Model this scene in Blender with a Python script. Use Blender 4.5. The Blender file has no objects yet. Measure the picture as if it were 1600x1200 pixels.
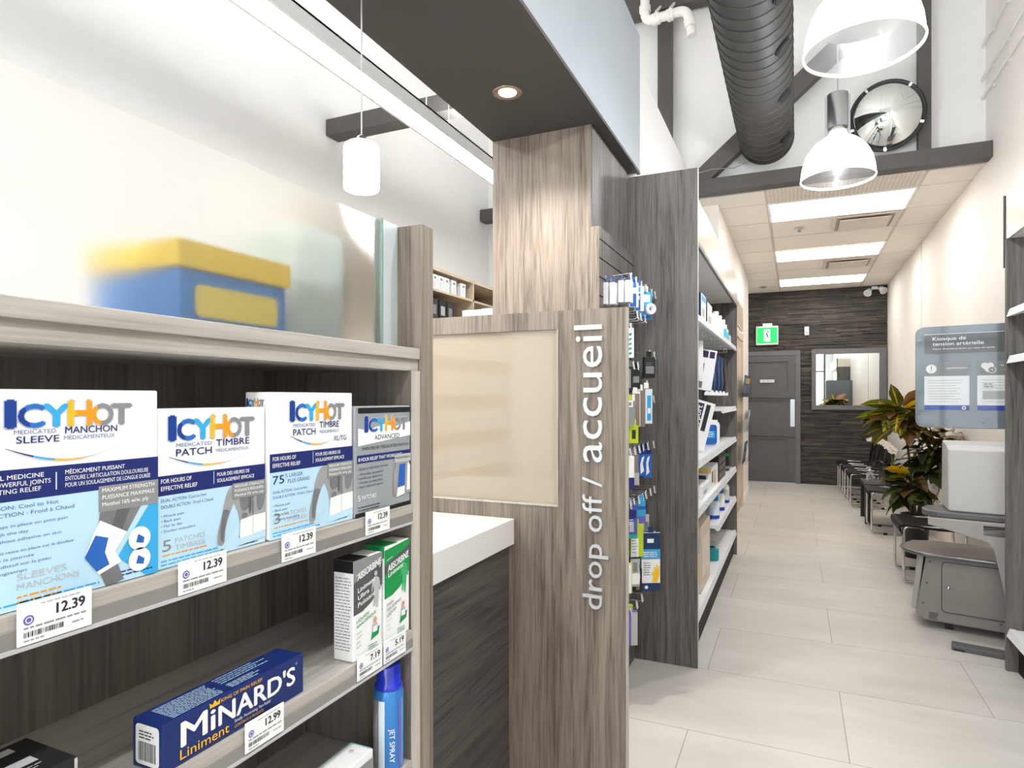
import bpy, bmesh, math, random
from mathutils import Vector, Matrix
random.seed(7)
SC = bpy.context.scene
COL = SC.collection
PI = math.pi

# ------------------------------------------------------------------ camera, world, daylight, exposure
cam_d = bpy.data.cameras.new('camera')
cam = bpy.data.objects.new('camera', cam_d); COL.objects.link(cam)
cam.location = (0, 0, 1.35)
cam.rotation_euler = (PI / 2, 0, math.atan(443 / 990))
cam_d.sensor_fit = 'HORIZONTAL'; cam_d.sensor_width = 36
cam_d.lens = 990 / 1600 * 36
cam_d.shift_y = 22 / 1600
cam_d.clip_start = 0.02; cam_d.clip_end = 100
SC.camera = cam

w = bpy.data.worlds.new('world'); SC.world = w; w.use_nodes = True
bg = w.node_tree.nodes['Background']
bg.inputs[0].default_value = (0.80, 0.90, 1.0, 1); bg.inputs[1].default_value = 1.0

def area(name, loc, rot, sx, sy, energy, color=(1, 1, 1)):
    l = bpy.data.lights.new(name, 'AREA'); l.shape = 'RECTANGLE'; l.size = sx; l.size_y = sy
    l.energy = energy; l.color = color
    o = bpy.data.objects.new(name, l); COL.objects.link(o); o.location = loc; o.rotation_euler = rot
    return o
# daylight entering by the storefront window behind the camera
area('storefront_daylight', (-0.75, -4.25, 2.0), (PI / 2, 0, 0), 3.6, 3.2, 120, (0.90, 0.96, 1.0))

vs = SC.view_settings
vs.view_transform = 'Standard'; vs.look = 'None'; vs.gamma = 1.0; vs.exposure = 0.68
vs.use_curve_mapping = False
SC.display_settings.display_device = 'sRGB'
SC.cycles.max_bounces = 10; SC.cycles.diffuse_bounces = 6; SC.cycles.glossy_bounces = 5
SC.cycles.transmission_bounces = 8; SC.cycles.transparent_max_bounces = 12
SC.cycles.sample_clamp_indirect = 6.0
SC.cycles.caustics_reflective = False; SC.cycles.caustics_refractive = True

# ------------------------------------------------------------------ materials
def lin(c):
    c /= 255.0
    return c / 12.92 if c <= 0.04045 else ((c + 0.055) / 1.055) ** 2.4
def C(h):
    h = h.lstrip('#')
    return tuple(lin(int(h[i:i + 2], 16)) for i in (0, 2, 4)) + (1,)
MATS = {}
def _new(name):
    m = bpy.data.materials.new(name); m.use_nodes = True
    nt = m.node_tree
    return m, nt, nt.nodes['Principled BSDF']
def mat(hexc, rough=0.5, metal=0.0, name=None, emit=0.0, spec=0.5, coat=0.0, vary=0.05, trans=0.0, ior=1.45, alpha=1.0):
    key = (hexc, rough, metal, emit, spec, coat, trans, ior, alpha)
    if key in MATS: return MATS[key]
    m, nt, b = _new(name or 'paint_' + hexc.strip('#'))
    col = C(hexc)
    if vary and not emit and not trans:
        tc = nt.nodes.new('ShaderNodeTexCoord'); nz = nt.nodes.new('ShaderNodeTexNoise')
        nz.inputs['Scale'].default_value = 9; nz.inputs['Detail'].default_value = 4
        nt.links.new(tc.outputs['Object'], nz.inputs['Vector'])
        rp = nt.nodes.new('ShaderNodeValToRGB')
        rp.color_ramp.elements[0].position = 0.3; rp.color_ramp.elements[1].position = 0.7
        rp.color_ramp.elements[0].color = tuple(c * (1 - vary) for c in col[:3]) + (1,)
        rp.color_ramp.elements[1].color = tuple(min(1, c * (1 + vary)) for c in col[:3]) + (1,)
        nt.links.new(nz.outputs['Fac'], rp.inputs['Fac']); nt.links.new(rp.outputs['Color'], b.inputs['Base Color'])
    else:
        b.inputs['Base Color'].default_value = col
    b.inputs['Roughness'].default_value = rough; b.inputs['Metallic'].default_value = metal
    b.inputs['Specular IOR Level'].default_value = spec
    b.inputs['Coat Weight'].default_value = coat
    b.inputs['Transmission Weight'].default_value = trans; b.inputs['IOR'].default_value = ior
    b.inputs['Alpha'].default_value = alpha
    if emit:
        b.inputs['Emission Color'].default_value = col; b.inputs['Emission Strength'].default_value = emit
    MATS[key] = m
    return m
def wood(name, axis, dark, light, rough=0.45, scale=1.0, spec=0.4):
    """laminate with long streaks along an axis"""
    m, nt, b = _new(name)
    N = nt.nodes.new; L = nt.links.new
    tc = N('ShaderNodeTexCoord'); mp = N('ShaderNodeMapping')
    s = [22.0 * scale] * 3; s['xyz'.index(axis)] = 0.9 * scale
    mp.inputs['Scale'].default_value = s
    L(tc.outputs['Object'], mp.inputs['Vector'])
    n1 = N('ShaderNodeTexNoise'); n1.inputs['Scale'].default_value = 1.0; n1.inputs['Detail'].default_value = 6
    n1.inputs['Roughness'].default_value = 0.65; n1.inputs['Distortion'].default_value = 1.1
    L(mp.outputs[0], n1.inputs['Vector'])
    n2 = N('ShaderNodeTexNoise'); n2.inputs['Scale'].default_value = 6.5; n2.inputs['Detail'].default_value = 3
    L(mp.outputs[0], n2.inputs['Vector'])
    mx = N('ShaderNodeMath'); mx.operation = 'MULTIPLY_ADD'; mx.inputs[1].default_value = 0.6; 
    L(n1.outputs['Fac'], mx.inputs[0])
    m2 = N('ShaderNodeMath'); m2.operation = 'MULTIPLY'; m2.inputs[1].default_value = 0.4
    L(n2.outputs['Fac'], m2.inputs[0]); L(m2.outputs[0], mx.inputs[2])
    rp = N('ShaderNodeValToRGB'); e = rp.color_ramp.elements
    e[0].position = 0.36; e[0].color = C(dark); e[1].position = 0.64; e[1].color = C(light)
    mid = e.new(0.5); cd, cl = C(dark), C(light)
    mid.color = tuple(0.4 * cd[i] + 0.6 * cl[i] for i in range(3)) + (1,)
    L(mx.outputs[0], rp.inputs['Fac']); L(rp.outputs['Color'], b.inputs['Base Color'])
    b.inputs['Roughness'].default_value = rough; b.inputs['Specular IOR Level'].default_value = spec
    bp = N('ShaderNodeBump'); bp.inputs['Strength'].default_value = 0.12; bp.inputs['Distance'].default_value = 0.002
    L(mx.outputs[0], bp.inputs['Height']); L(bp.outputs[0], b.inputs['Normal'])
    return m

M_wall = mat('#f0f0ef', 0.6, name='white_wall_paint', vary=0.012)
M_wallwarm = mat('#f2ede7', 0.55, name='cream_wall_paint', vary=0.012)
M_ceil = mat('#f2f1ef', 0.8, name='white_ceiling_paint', vary=0.01)
M_tile = mat('#eee8e0', 0.85, name='ceiling_tile', vary=0.02)
M_tgrid = mat('#cfc5ba', 0.6, name='ceiling_grid')
M_char = mat('#4b4847', 0.5, name='charcoal_paint', vary=0.03)
M_bulkside = mat('#aab2b8', 0.42, name='pale_grey_paint', vary=0.02)
M_timber = mat('#524f4d', 0.55, name='painted_timber', vary=0.06)
M_panel = wood('laminate_upright', 'z', '#5d524a', '#998d81')
M_dark = wood('laminate_shaded_upright', 'z', '#423f3d', '#79746f')  # darker copy of the upright laminate, shade put into its colour
M_darkh = wood('laminate_shaded_flat', 'y', '#343130', '#67625e', scale=1.2)  # flat-grain copy for the counter front, shade put into its colour too
M_shelfw = wood('laminate_pale_flat', 'y', '#96918b', '#bfbab3')
M_back = wood('laminate_back', 'z', '#5c5650', '#7f776f')
M_stile = wood('laminate_pale_edge', 'z', '#aea89f', '#cac5bc')
M_ply = wood('pale_ply', 'y', '#bca88f', '#dccbb4')
M_plyd = wood('cubby_inner', 'y', '#5a4d42', '#7d6d5f')
M_white = mat('#f3f2f0', 0.35, name='white_laminate', vary=0.01)
M_wsteel = mat('#e9ebed', 0.35, name='white_shelf_steel', vary=0.02)
M_chrome = mat('#d5d7d9', 0.12, 1.0, name='chrome', vary=0)
M_steel = mat('#b9bcc0', 0.3, 1.0, name='brushed_steel', vary=0.03)
M_lsteel = mat('#d4d6d8', 0.38, 0.35, name='letter_steel', vary=0.02)
M_black = mat('#1b1a1a', 0.45, name='black_plastic')
M_blackm = mat('#141414', 0.7, name='black_matt')
M_rubber = mat('#101010', 0.8, name='black_rubber')
M_paper = mat('#f4f5f6', 0.45, name='white_card', vary=0.01)
M_ink = mat('#2a2c33', 0.6, name='black_ink')
M_grey = mat('#8a8b8d', 0.5, name='grey_ink')
M_lgrey = mat('#b9babb', 0.5, name='light_grey_ink')
M_navy = mat('#1d2a6b', 0.45, name='navy_ink')
M_blue = mat('#2a62b4', 0.45, name='blue_ink')
M_cyan = mat('#3aa6dd', 0.45, name='cyan_ink')
M_pale = mat('#bfe0f3', 0.45, name='pale_blue_ink')
M_paler = mat('#dcecf5', 0.45, name='icy_blue_ink')
M_yel = mat('#f6b71c', 0.45, name='yellow_ink')
M_org = mat('#ee9a1d', 0.45, name='orange_ink')
M_purp = mat('#6a66b8', 0.5, name='violet_ink')
M_green = mat('#12924a', 0.45, name='green_ink')
M_pgray = mat('#9a9fa3', 0.4, name='silver_card', vary=0.04)

def gloss_clear(name, hexc, clear):
    m, nt, b = _new(name)
    tr = nt.nodes.new('ShaderNodeBsdfTransparent'); tr.inputs[0].default_value = C(hexc)
    gl = nt.nodes.new('ShaderNodeBsdfGlossy'); gl.inputs['Roughness'].default_value = 0.05
    mx = nt.nodes.new('ShaderNodeMixShader'); mx.inputs[0].default_value = 1 - clear
    nt.links.new(tr.outputs[0], mx.inputs[1]); nt.links.new(gl.outputs[0], mx.inputs[2])
    nt.links.new(mx.outputs[0], nt.nodes['Material Output'].inputs[0])
    return m
M_clear = gloss_clear('clear_plastic', '#f8f9f9', 0.988)
M_pane = gloss_clear('window_glass', '#fafaf9', 0.94)

def frosted():
    m, nt, b = _new('frosted_glass')
    N = nt.nodes.new; L = nt.links.new
    rf = N('ShaderNodeBsdfRefraction'); rf.inputs['Roughness'].default_value = 0.9; rf.inputs['IOR'].default_value = 1.1
    rf.inputs[0].default_value = C('#ffffff')
    tl = N('ShaderNodeBsdfTranslucent'); tl.inputs[0].default_value = C('#fdfdfc')
    df = N('ShaderNodeBsdfDiffuse'); df.inputs[0].default_value = C('#fbfbfa')
    m1 = N('ShaderNodeMixShader'); m1.inputs[0].default_value = 0.35; L(tl.outputs[0], m1.inputs[1]); L(df.outputs[0], m1.inputs[2])
    m2 = N('ShaderNodeMixShader'); m2.inputs[0].default_value = 0.08; L(rf.outputs[0], m2.inputs[1]); L(m1.outputs[0], m2.inputs[2])
    gl = N('ShaderNodeBsdfGlossy'); gl.inputs['Roughness'].default_value = 0.45
    m3 = N('ShaderNodeMixShader'); m3.inputs[0].default_value = 0.05; L(m2.outputs[0], m3.inputs[1]); L(gl.outputs[0], m3.inputs[2])
    L(m3.outputs[0], nt.nodes['Material Output'].inputs[0])
    return m
M_frost = frosted()

def shade_mat(name, kt, kg):
    m, nt, b = _new(name)
    N = nt.nodes.new; L = nt.links.new
    tr = N('ShaderNodeBsdfTransparent'); tr.inputs[0].default_value = (0.97, 0.98, 1, 1)
    tl = N('ShaderNodeBsdfTranslucent'); tl.inputs[0].default_value = (0.95, 0.97, 1, 1)
    gl = N('ShaderNodeBsdfGlossy'); gl.inputs['Roughness'].default_value = 0.15
    m1 = N('ShaderNodeMixShader'); m1.inputs[0].default_value = kt; L(tr.outputs[0], m1.inputs[1]); L(tl.outputs[0], m1.inputs[2])
    m2 = N('ShaderNodeMixShader'); m2.inputs[0].default_value = kg; L(m1.outputs[0], m2.inputs[1]); L(gl.outputs[0], m2.inputs[2])
    L(m2.outputs[0], nt.nodes['Material Output'].inputs[0])
    return m
M_shade = shade_mat('frosted_shade_glass', .62, .06); M_shadec = shade_mat('ribbed_clear_shade', .2, .12)
M_rim = mat('#f4f8fa', 0.2, name='glass_rim', emit=0.35)

def floor_mat():
    m, nt, b = _new('porcelain_tile')
    N = nt.nodes.new; L = nt.links.new
    tc = N('ShaderNodeTexCoord'); mp = N('ShaderNodeMapping')
    mp.inputs['Location'].default_value = (0.40 + 1.167 * 6, -2.647 + 0.627 * 20, 0)
    L(tc.outputs['Object'], mp.inputs['Vector'])
    br = N('ShaderNodeTexBrick'); br.inputs['Scale'].default_value = 1.0
    br.inputs['Brick Width'].default_value = 1.167; br.inputs['Row Height'].default_value = 0.627
    br.inputs['Mortar Size'].default_value = 0.0022; br.inputs['Mortar Smooth'].default_value = 0.2
    br.offset = 0.5; br.offset_frequency = 2
    br.inputs['Color1'].default_value = C('#d1cdc7'); br.inputs['Color2'].default_value = C('#cdc8c2')
    br.inputs['Mortar'].default_value = C('#9d9891')
    L(mp.outputs[0], br.inputs['Vector'])
    n1 = N('ShaderNodeTexNoise'); n1.inputs['Scale'].default_value = 2.2; n1.inputs['Detail'].default_value = 8; n1.inputs['Roughness'].default_value = 0.65
    ms = N('ShaderNodeMapping'); ms.inputs['Scale'].default_value = (0.55, 1.6, 1)
    L(tc.outputs['Object'], ms.inputs['Vector']); L(ms.outputs[0], n1.inputs['Vector'])
    rp = N('ShaderNodeValToRGB'); e = rp.color_ramp.elements
    e[0].position = 0.3; e[0].color = (0.84, 0.835, 0.82, 1); e[1].position = 0.68; e[1].color = (1.03, 1.03, 1.03, 1)
    L(n1.outputs['Fac'], rp.inputs['Fac'])
    mx = N('ShaderNodeMix'); mx.data_type = 'RGBA'; mx.blend_type = 'MULTIPLY'; mx.inputs[0].default_value = 1
    L(br.outputs['Color'], mx.inputs[6]); L(rp.outputs['Color'], mx.inputs[7]); L(mx.outputs[2], b.inputs['Base Color'])
    b.inputs['Roughness'].default_value = 0.42; b.inputs['Specular IOR Level'].default_value = 0.4
    bp = N('ShaderNodeBump'); bp.inputs['Strength'].default_value = 0.25; bp.inputs['Distance'].default_value = 0.002
    iv = N('ShaderNodeMath'); iv.operation = 'SUBTRACT'; iv.inputs[0].default_value = 1; L(br.outputs['Fac'], iv.inputs[1])
    L(iv.outputs[0], bp.inputs['Height']); L(bp.outputs[0], b.inputs['Normal'])
    return m
M_floor = floor_mat()
M_stone = [mat(h, 0.75, name='slate_' + h[1:], vary=0.22) for h in ('#45413e', '#4c4844', '#3f3b39', '#524d48', '#5b544c')]

# ------------------------------------------------------------------ mesh builder
class F:
    """a flat frame: origin, right, up; n = right x up points at the viewer"""
    def __init__(s, o, u, v):
        s.o = Vector(o); s.u = Vector(u).normalized(); s.v = Vector(v).normalized(); s.n = s.u.cross(s.v)
    def p(s, x, y, d=0.0): return s.o + s.u * x + s.v * y + s.n * d
def FX(x, y, z): return F((x, y, z), (0, 1, 0), (0, 0, 1))      # a face that looks to +X
def FY(x, y, z): return F((x, y, z), (1, 0, 0), (0, 0, 1))      # a face that looks to -Y
WO = {}
TXT = {}
def text_mesh(s, bold):
    k = (s, bold)
    if k in TXT: return TXT[k]
    cu = bpy.data.curves.new('t', 'FONT'); cu.body = s; cu.resolution_u = 3; cu.offset = bold
    ob = bpy.data.objects.new('t', cu)
    me = bpy.data.meshes.new_from_object(ob)
    vs_ = [(v.co.x, v.co.y) for v in me.vertices]; fs = [tuple(p.vertices) for p in me.polygons]
    # front faces only
    bpy.data.objects.remove(ob); bpy.data.meshes.remove(me); bpy.data.curves.remove(cu)
    TXT[k] = (vs_, fs)
    return TXT[k]
def capheight(bold):
    v, _ = text_mesh('H', bold)
    return max(p[1] for p in v)
class MB:
    def __init__(s): s.v = []; s.f = []; s.m = []; s.mats = []; s.sm = []
    def mi(s, m):
        if m not in s.mats: s.mats.append(m)
        return s.mats.index(m)
    def add(s, verts, faces, m, smooth=False):
        b = len(s.v); s.v += [Vector(p) for p in verts]; k = s.mi(m)
        for f in faces: s.f.append(tuple(i + b for i in f)); s.m.append(k); s.sm.append(smooth)
        return s
    def box(s, x0, y0, z0, x1, y1, z1, m):
        if x0 > x1: x0, x1 = x1, x0
        if y0 > y1: y0, y1 = y1, y0
        if z0 > z1: z0, z1 = z1, z0
        v = [(x0, y0, z0), (x1, y0, z0), (x1, y1, z0), (x0, y1, z0), (x0, y0, z1), (x1, y0, z1), (x1, y1, z1), (x0, y1, z1)]
        return s.add(v, [(3, 2, 1, 0), (4, 5, 6, 7), (0, 1, 5, 4), (1, 2, 6, 5), (2, 3, 7, 6), (3, 0, 4, 7)], m)
    def obox(s, fr, x0, y0, x1, y1, d0, d1, m):
        v = [fr.p(x0, y0, d0), fr.p(x1, y0, d0), fr.p(x1, y1, d0), fr.p(x0, y1, d0), fr.p(x0, y0, d1), fr.p(x1, y0, d1), fr.p(x1, y1, d1), fr.p(x0, y1, d1)]
        return s.add(v, [(3, 2, 1, 0), (4, 5, 6, 7), (0, 1, 5, 4), (1, 2, 6, 5), (2, 3, 7, 6), (3, 0, 4, 7)], m)
    def cbox(s, fr, x0, y0, x1, y1, d0, d1, c, m, seg=5, smooth=False):
        """a slab with rounded corners"""
        return s.prism(fr, rrect(x0, y0, x1, y1, c, seg), d0, d1, m)
    def poly(s, fr, pts, m, d=0.0005):
        return s.add([fr.p(x, y, d) for x, y in pts], [tuple(range(len(pts)))], m)
    def rect(s, fr, x0, y0, x1, y1, m, d=0.0005): return s.poly(fr, [(x0, y0), (x1, y0), (x1, y1), (x0, y1)], m, d)
    def disc(s, fr, cx, cy, r, m, d=0.0005, seg=20, ry=None):
        ry = ry or r
        return s.poly(fr, [(cx + r * math.cos(2 * PI * i / seg), cy + ry * math.sin(2 * PI * i / seg)) for i in range(seg)], m, d)
    def ring(s, fr, cx, cy, r0, r1, m, d=0.0005, seg=24):
        v = []; f = []
        for i in range(seg):
            a = 2 * PI * i / seg; v += [fr.p(cx + r0 * math.cos(a), cy + r0 * math.sin(a), d), fr.p(cx + r1 * math.cos(a), cy + r1 * math.sin(a), d)]
        for i in range(seg):
            j = (i + 1) % seg; f.append((2 * i, 2 * i + 1, 2 * j + 1, 2 * j))
        return s.add(v, f, m)
    def prism(s, fr, pts, d0, d1, m):
        n = len(pts)
        v = [fr.p(x, y, d0) for x, y in pts] + [fr.p(x, y, d1) for x, y in pts]
        f = [tuple(reversed(range(n))), tuple(range(n, 2 * n))] + [(i, (i + 1) % n, n + (i + 1) % n, n + i) for i in range(n)]
        return s.add(v, f, m)
    def text(s, fr, t, x, y, h, m, w_=None, d=0.0006, bold=0.0, depth=0.0, align='l', clip=None):
        real = bold if depth else 0.0
        v, f = text_mesh(t, real)
        if not v: return s
        k = h / capheight(real)
        x0 = min(p[0] for p in v); x1 = max(p[0] for p in v)
        kx = (w_ / (x1 - x0)) if w_ else k
        wd = (x1 - x0) * kx
        if align == 'c': x -= wd / 2
        if align == 'r': x -= wd
        P = [(x + (a - x0) * kx, y + b * k) for a, b in v]
        if not depth:
            if bold:
                e = bold * k * .8
                for i, (ex, ey) in enumerate(((-e, 0), (e, 0), (0, -e * .6), (0, e * .6))): s.add([fr.p(a + ex, b + ey, d - .00002 * (i + 1)) for a, b in P], f, m)
            return s.add([fr.p(a, b, d) for a, b in P], f, m)
        # solid letters: front, back and side walls
        n = len(P); cnt = {}
        for q in f:
            for i in range(len(q)):
                e = (q[i], q[(i + 1) % len(q)]); cnt[e] = 1
        side = [(a + n, a, b, b + n) for (a, b) in cnt if (b, a) not in cnt]
        vv = [fr.p(a, b, d) for a, b in P] + [fr.p(a, b, d + depth) for a, b in P]
        side = [(a, b, b + n, a + n) for (a, b) in cnt if (b, a) not in cnt]
        return s.add(vv, [tuple(reversed(q)) for q in f] + [tuple(i + n for i in q) for q in f] + side, m)
    def lines(s, fr, x, y, w_, n, dy, th, m, d=0.0005, rag=0.3):
        for i in range(n):
            xe = x + w_ * (1 - rag * random.random()); xx = x
            while xx < xe - th:
                l = min(th * random.uniform(2, 7), xe - xx)
                s.rect(fr, xx, y - i * dy, xx + l, y - i * dy + th, m, d); xx += l + th * 0.9
        return s
    def bars(s, fr, x, y, w_, h, m, d=0.0006):
        xx = x
        while xx < x + w_:
            b = random.choice((.5, .5, 1, 1.4)) * w_ / 40; s.rect(fr, xx, y, xx + b, y + h, m, d); xx += b + random.choice((.6, .8, 1.3)) * w_ / 40
        return s
    def tube(s, pts, r, m, seg=8, caps=True, rs=None):
        pts = [Vector(p) for p in pts]; n = len(pts); v = []; f = []
        up = None
        for i, p in enumerate(pts):
            t = (pts[min(i + 1, n - 1)] - pts[max(i - 1, 0)])
            if t.length < 1e-9: t = Vector((0, 0, 1))
            t.normalize()
            if up is None:
                up = Vector((0, 0, 1)) if abs(t.z) < 0.9 else Vector((1, 0, 0))
            a = t.cross(up)
            if a.length < 1e-6: a = t.cross(Vector((0.3, 1, 0.2)))
            a.normalize(); bq = a.cross(t); up = bq
            rr = rs[i] if rs else r
            for k in range(seg):
                q = 2 * PI * k / seg; v.append(p + a * (rr * math.cos(q)) + bq * (rr * math.sin(q)))
        for i in range(n - 1):
            for k in range(seg):
                k2 = (k + 1) % seg; f.append((i * seg + k, (i + 1) * seg + k, (i + 1) * seg + k2, i * seg + k2))
        s.add(v, f, m, True)
        if caps:
            s.add(v[:seg], [tuple(reversed(range(seg)))], m); s.add(v[-seg:], [tuple(range(seg))], m)
        return s
    def lathe(s, prof, c, m, seg=24, axis='z', rib=0.0, nrib=0):
        v = []; f = []; n = len(prof)
        for r, z in prof:
            for k in range(seg):
                a = 2 * PI * k / seg; rr = r * (1 + rib * math.cos(nrib * a)) if rib else r
                x, y = rr * math.cos(a), rr * math.sin(a)
                p = (x, y, z) if axis == 'z' else ((x, z, y) if axis == 'y' else (z, x, y))
                v.append(Vector(p) + Vector(c))
        for i in range(n - 1):
            for k in range(seg):
                k2 = (k + 1) % seg
                q = (i * seg + k, i * seg + k2, (i + 1) * seg + k2, (i + 1) * seg + k)
                f.append(q if axis != 'y' else tuple(reversed(q)))
        return s.add(v, f, m, True)
    def build(s, name, parent=None, origin=None, bevel=0.0, kind=None, label=None):
        if parent is None and origin is None:
            xs = [p.x for p in s.v]; ys = [p.y for p in s.v]; zs = [p.z for p in s.v]
            origin = ((min(xs) + max(xs)) / 2, (min(ys) + max(ys)) / 2, min(zs))
        o0 = Vector(origin) if parent is None else WO[parent.name]
        me = bpy.data.meshes.new(name)
        me.from_pydata([tuple(p - o0) for p in s.v], [], s.f)
        for m in s.mats: me.materials.append(m)
        for i, p in enumerate(me.polygons): p.material_index = s.m[i]; p.use_smooth = s.sm[i]
        me.update()
        o = bpy.data.objects.new(name, me); COL.objects.link(o)
        if parent is None: o.location = o0
        else: o.parent = parent
        WO[o.name] = o0
        if bevel:
            b = o.modifiers.new('bevel', 'BEVEL'); b.width = bevel; b.segments = 2; b.limit_method = 'ANGLE'
        if kind: o['kind'] = kind
        if label: o['label'] = label
        return o
def rrect(x0, y0, x1, y1, c, seg=5):
    pts = []
    for cx, cy, a in ((x1 - c, y0 + c, -90), (x1 - c, y1 - c, 0), (x0 + c, y1 - c, 90), (x0 + c, y0 + c, 180)):
        for i in range(seg + 1):
            q = math.radians(a + 90 * i / seg); pts.append((cx + c * math.cos(q), cy + c * math.sin(q)))
    return pts
def thing(name, label, cat, loc=(0, 0, 0), group=None):
    o = bpy.data.objects.new(name, None); COL.objects.link(o); o.location = loc; o.empty_display_size = 0.05
    o['label'] = label; o['category'] = cat
    if group: o['group'] = group
    WO[o.name] = Vector(loc)
    return o
def tag(o, label, cat, group=None):
    o['label'] = label; o['category'] = cat
    if group: o['group'] = group
    return o
def struct(o): o['kind'] = 'structure'; return o
def bx(x0, y0, z0, x1, y1, z1, m): return MB().box(x0, y0, z0, x1, y1, z1, m)
def dup(o, loc=None, rotz=None, label=None, parent=None):
    c = o.copy(); COL.objects.link(c)
    if parent: c.parent = parent
    if loc is not None: c.location = loc
    if rotz is not None: c.rotation_euler = (0, 0, rotz)
    if label: c['label'] = label
    for ch in list(o.children): dup(ch, parent=c)
    return c
def bend(a, b, c, r, n=5):
    """rounded corner at b between a and c"""
    a, b, c = Vector(a), Vector(b), Vector(c); p = b + (a - b).normalized() * r; q = b + (c - b).normalized() * r
    return [(p * (1 - t) + b * t) * (1 - t) + (b * (1 - t) + q * t) * t for t in [i / n for i in range(n + 1)]]
def wirepath(pts, r=0.02, n=5):
    out = [Vector(pts[0])]
    for i in range(1, len(pts) - 1): out += bend(pts[i - 1], pts[i], pts[i + 1], r, n)
    return out + [Vector(pts[-1])]

# ================================================================== THE SETTING
Y0, Y1, YB = -4.0, 5.6, 11.0          # storefront, gable wall, stone wall
XL, XR = -2.76, 1.26
ZC, ZL = 5.2, 3.05                    # high ceiling, corridor ceiling
struct(bx(XL - .1, Y0 - .1, -.06, XR + .1, YB + .1, 0, M_floor).build('floor', origin=(0, 0, 0)))
struct(bx(XL - .1, Y0 - .1, ZC, XR + .1, Y1 + .1, ZC + .08, M_ceil).build('ceiling'))
struct(bx(XL - .1, Y0 - .1, 0, XL, Y1 + .1, ZC, M_wall).build('wall_left'))
wr = MB().box(XR, Y0 - .1, 0, XR + .1, Y1, ZC, M_wallwarm).box(XR, Y1, 0, XR + .1, YB + .1, ZL + .25, M_wallwarm)
wr.box(XR - .004, 8.15, 0, XR, 8.175, ZL, M_tgrid)
struct(wr.build('wall_right'))
g = MB().box(-.75, Y1, ZL + .02, XR, Y1 + .12, ZC, M_wall).box(XL, Y1, 0, -.75, Y1 + .12, ZC, M_wall)
struct(g.build('wall_gable'))
# storefront wall with its window opening
fw = MB()
fw.box(XL, Y0 - .1, 0, -2.5, Y0, ZC, M_wall).box(1.0, Y0 - .1, 0, XR, Y0, ZC, M_wall).box(-2.5, Y0 - .1, 3.6, 1.0, Y0, ZC, M_wall).box(-2.5, Y0 - .1, 0, 1.0, Y0, .4, M_wall)
struct(fw.build('wall_front'))
wf = MB()
for x in (-2.5, -1.35, -.2, .94): wf.box(x, Y0 - .09, .4, x + .06, Y0 - .01, 3.6, M_char)
for z in (.4, 2.3, 3.54): wf.box(-2.5, Y0 - .085, z, 1.0, Y0 - .015, z + .06, M_char)
win = struct(wf.build('window_1'))
bx(-2.5, Y0 - .055, .4, 1.0, Y0 - .045, 3.6, M_pane).build('window_pane', win)
# ceiling of the corridor
cc = MB().box(-.8, Y1 + .0, ZL, XR, YB, ZL + .06, M_tile)
for x in (-.225, .9): cc.box(x - .012, Y1, ZL - .003, x + .012, YB, ZL, M_tgrid)
y = 5.97
while y < YB:
    cc.box(-.65, y - .005, ZL - .002, -.225, y + .005, ZL, M_tgrid); cc.box(.9, y - .004, ZL - .0015, XR, y + .004, ZL, M_tgrid)
    cc.box(-.225, y - .009, ZL - .002, .9, y + .009, ZL, M_tgrid); y += .645
struct(cc.build('ceiling'))
# partition above and behind the shelves, corridor wall on the left
struct(bx(-.87, 3.3, 0, -.765, 5.83, 3.12, M_wall).build('wall_partition'))
wl = MB().box(-.95, 5.83, 0, -.62, 9.7, ZL, M_wallwarm).box(-.95, 9.7, 0, -.78, YB, ZL, M_wallwarm)
struct(wl.build('wall_corridor'))
struct(bx(-.62, 5.85, 0, -.608, 6.05, .09, M_wallwarm).box(-.62, 8.5, 0, -.608, 9.7, .09, M_wallwarm).build('baseboard_left'))
# stacked slate wall at the end
st = MB().box(-.8, YB, 0, XR + .1, YB + .1, ZL + .2, M_stone[0])
z = 0.0
while z < ZL:
    hgt = random.choice((.014, .018, .022, .027)); x = -.8 - random.random() * .3
    while x < XR:
        l = random.uniform(.1, .5); dpt = random.uniform(.002, .028)
        st.box(max(x, -.8), YB - dpt, z + .001, min(x + l, XR), YB + .002, min(z + hgt - .001, ZL), random.choice(M_stone)); x += l + .002
    z += hgt
struct(st.build('wall_back'))
# bulkhead over the counter
bk = MB().box(-1.27, -3.2, 2.532, -.75, 3.33, 3.26, M_bulkside)
bk.box(-1.272, -3.2, 2.53, -.748, 3.332, 2.545, M_char)
struct(bk.build('trim_1'))
# timbers of the gable truss
def timber(n, *boxes):
    b = MB()
    for q in boxes: b.box(*q, M_timber)
    return struct(b.build('trim_%d' % n))
timber(2, (-2.755, 5.41, 3.04, XR - .002, 5.53, 3.152))
timber(3, (-2.755, 3.23, 3.037, -1.275, 3.35, 3.14))
timber(4, (.825, 5.47, 3.153, .905, 5.56, ZC))
timber(5, (-1.08, 5.47, 3.153, -.965, 5.56, ZC))
timber(6, (-2.7, 5.44, 4.66, XR - .01, 5.56, 4.83))
fr = F((-.71, 5.46, 3.2), (.777, 0, .66), (-.66, 0, .777))
struct(MB().obox(fr, -.06, -.068, 1.95, .068, -.09, 0, M_timber).build('trim_7'))
# column with the reception laminate
colm = MB().box(-1.274, 2.63, 0, -.803, 3.255, 2.53, M_panel).box(-.803, 2.631, 0, -.80, 3.2545, 2.53, M_dark)  # +X side gets the darker copy, its shade is in the colour
struct(colm.build('trim_8'))

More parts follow.
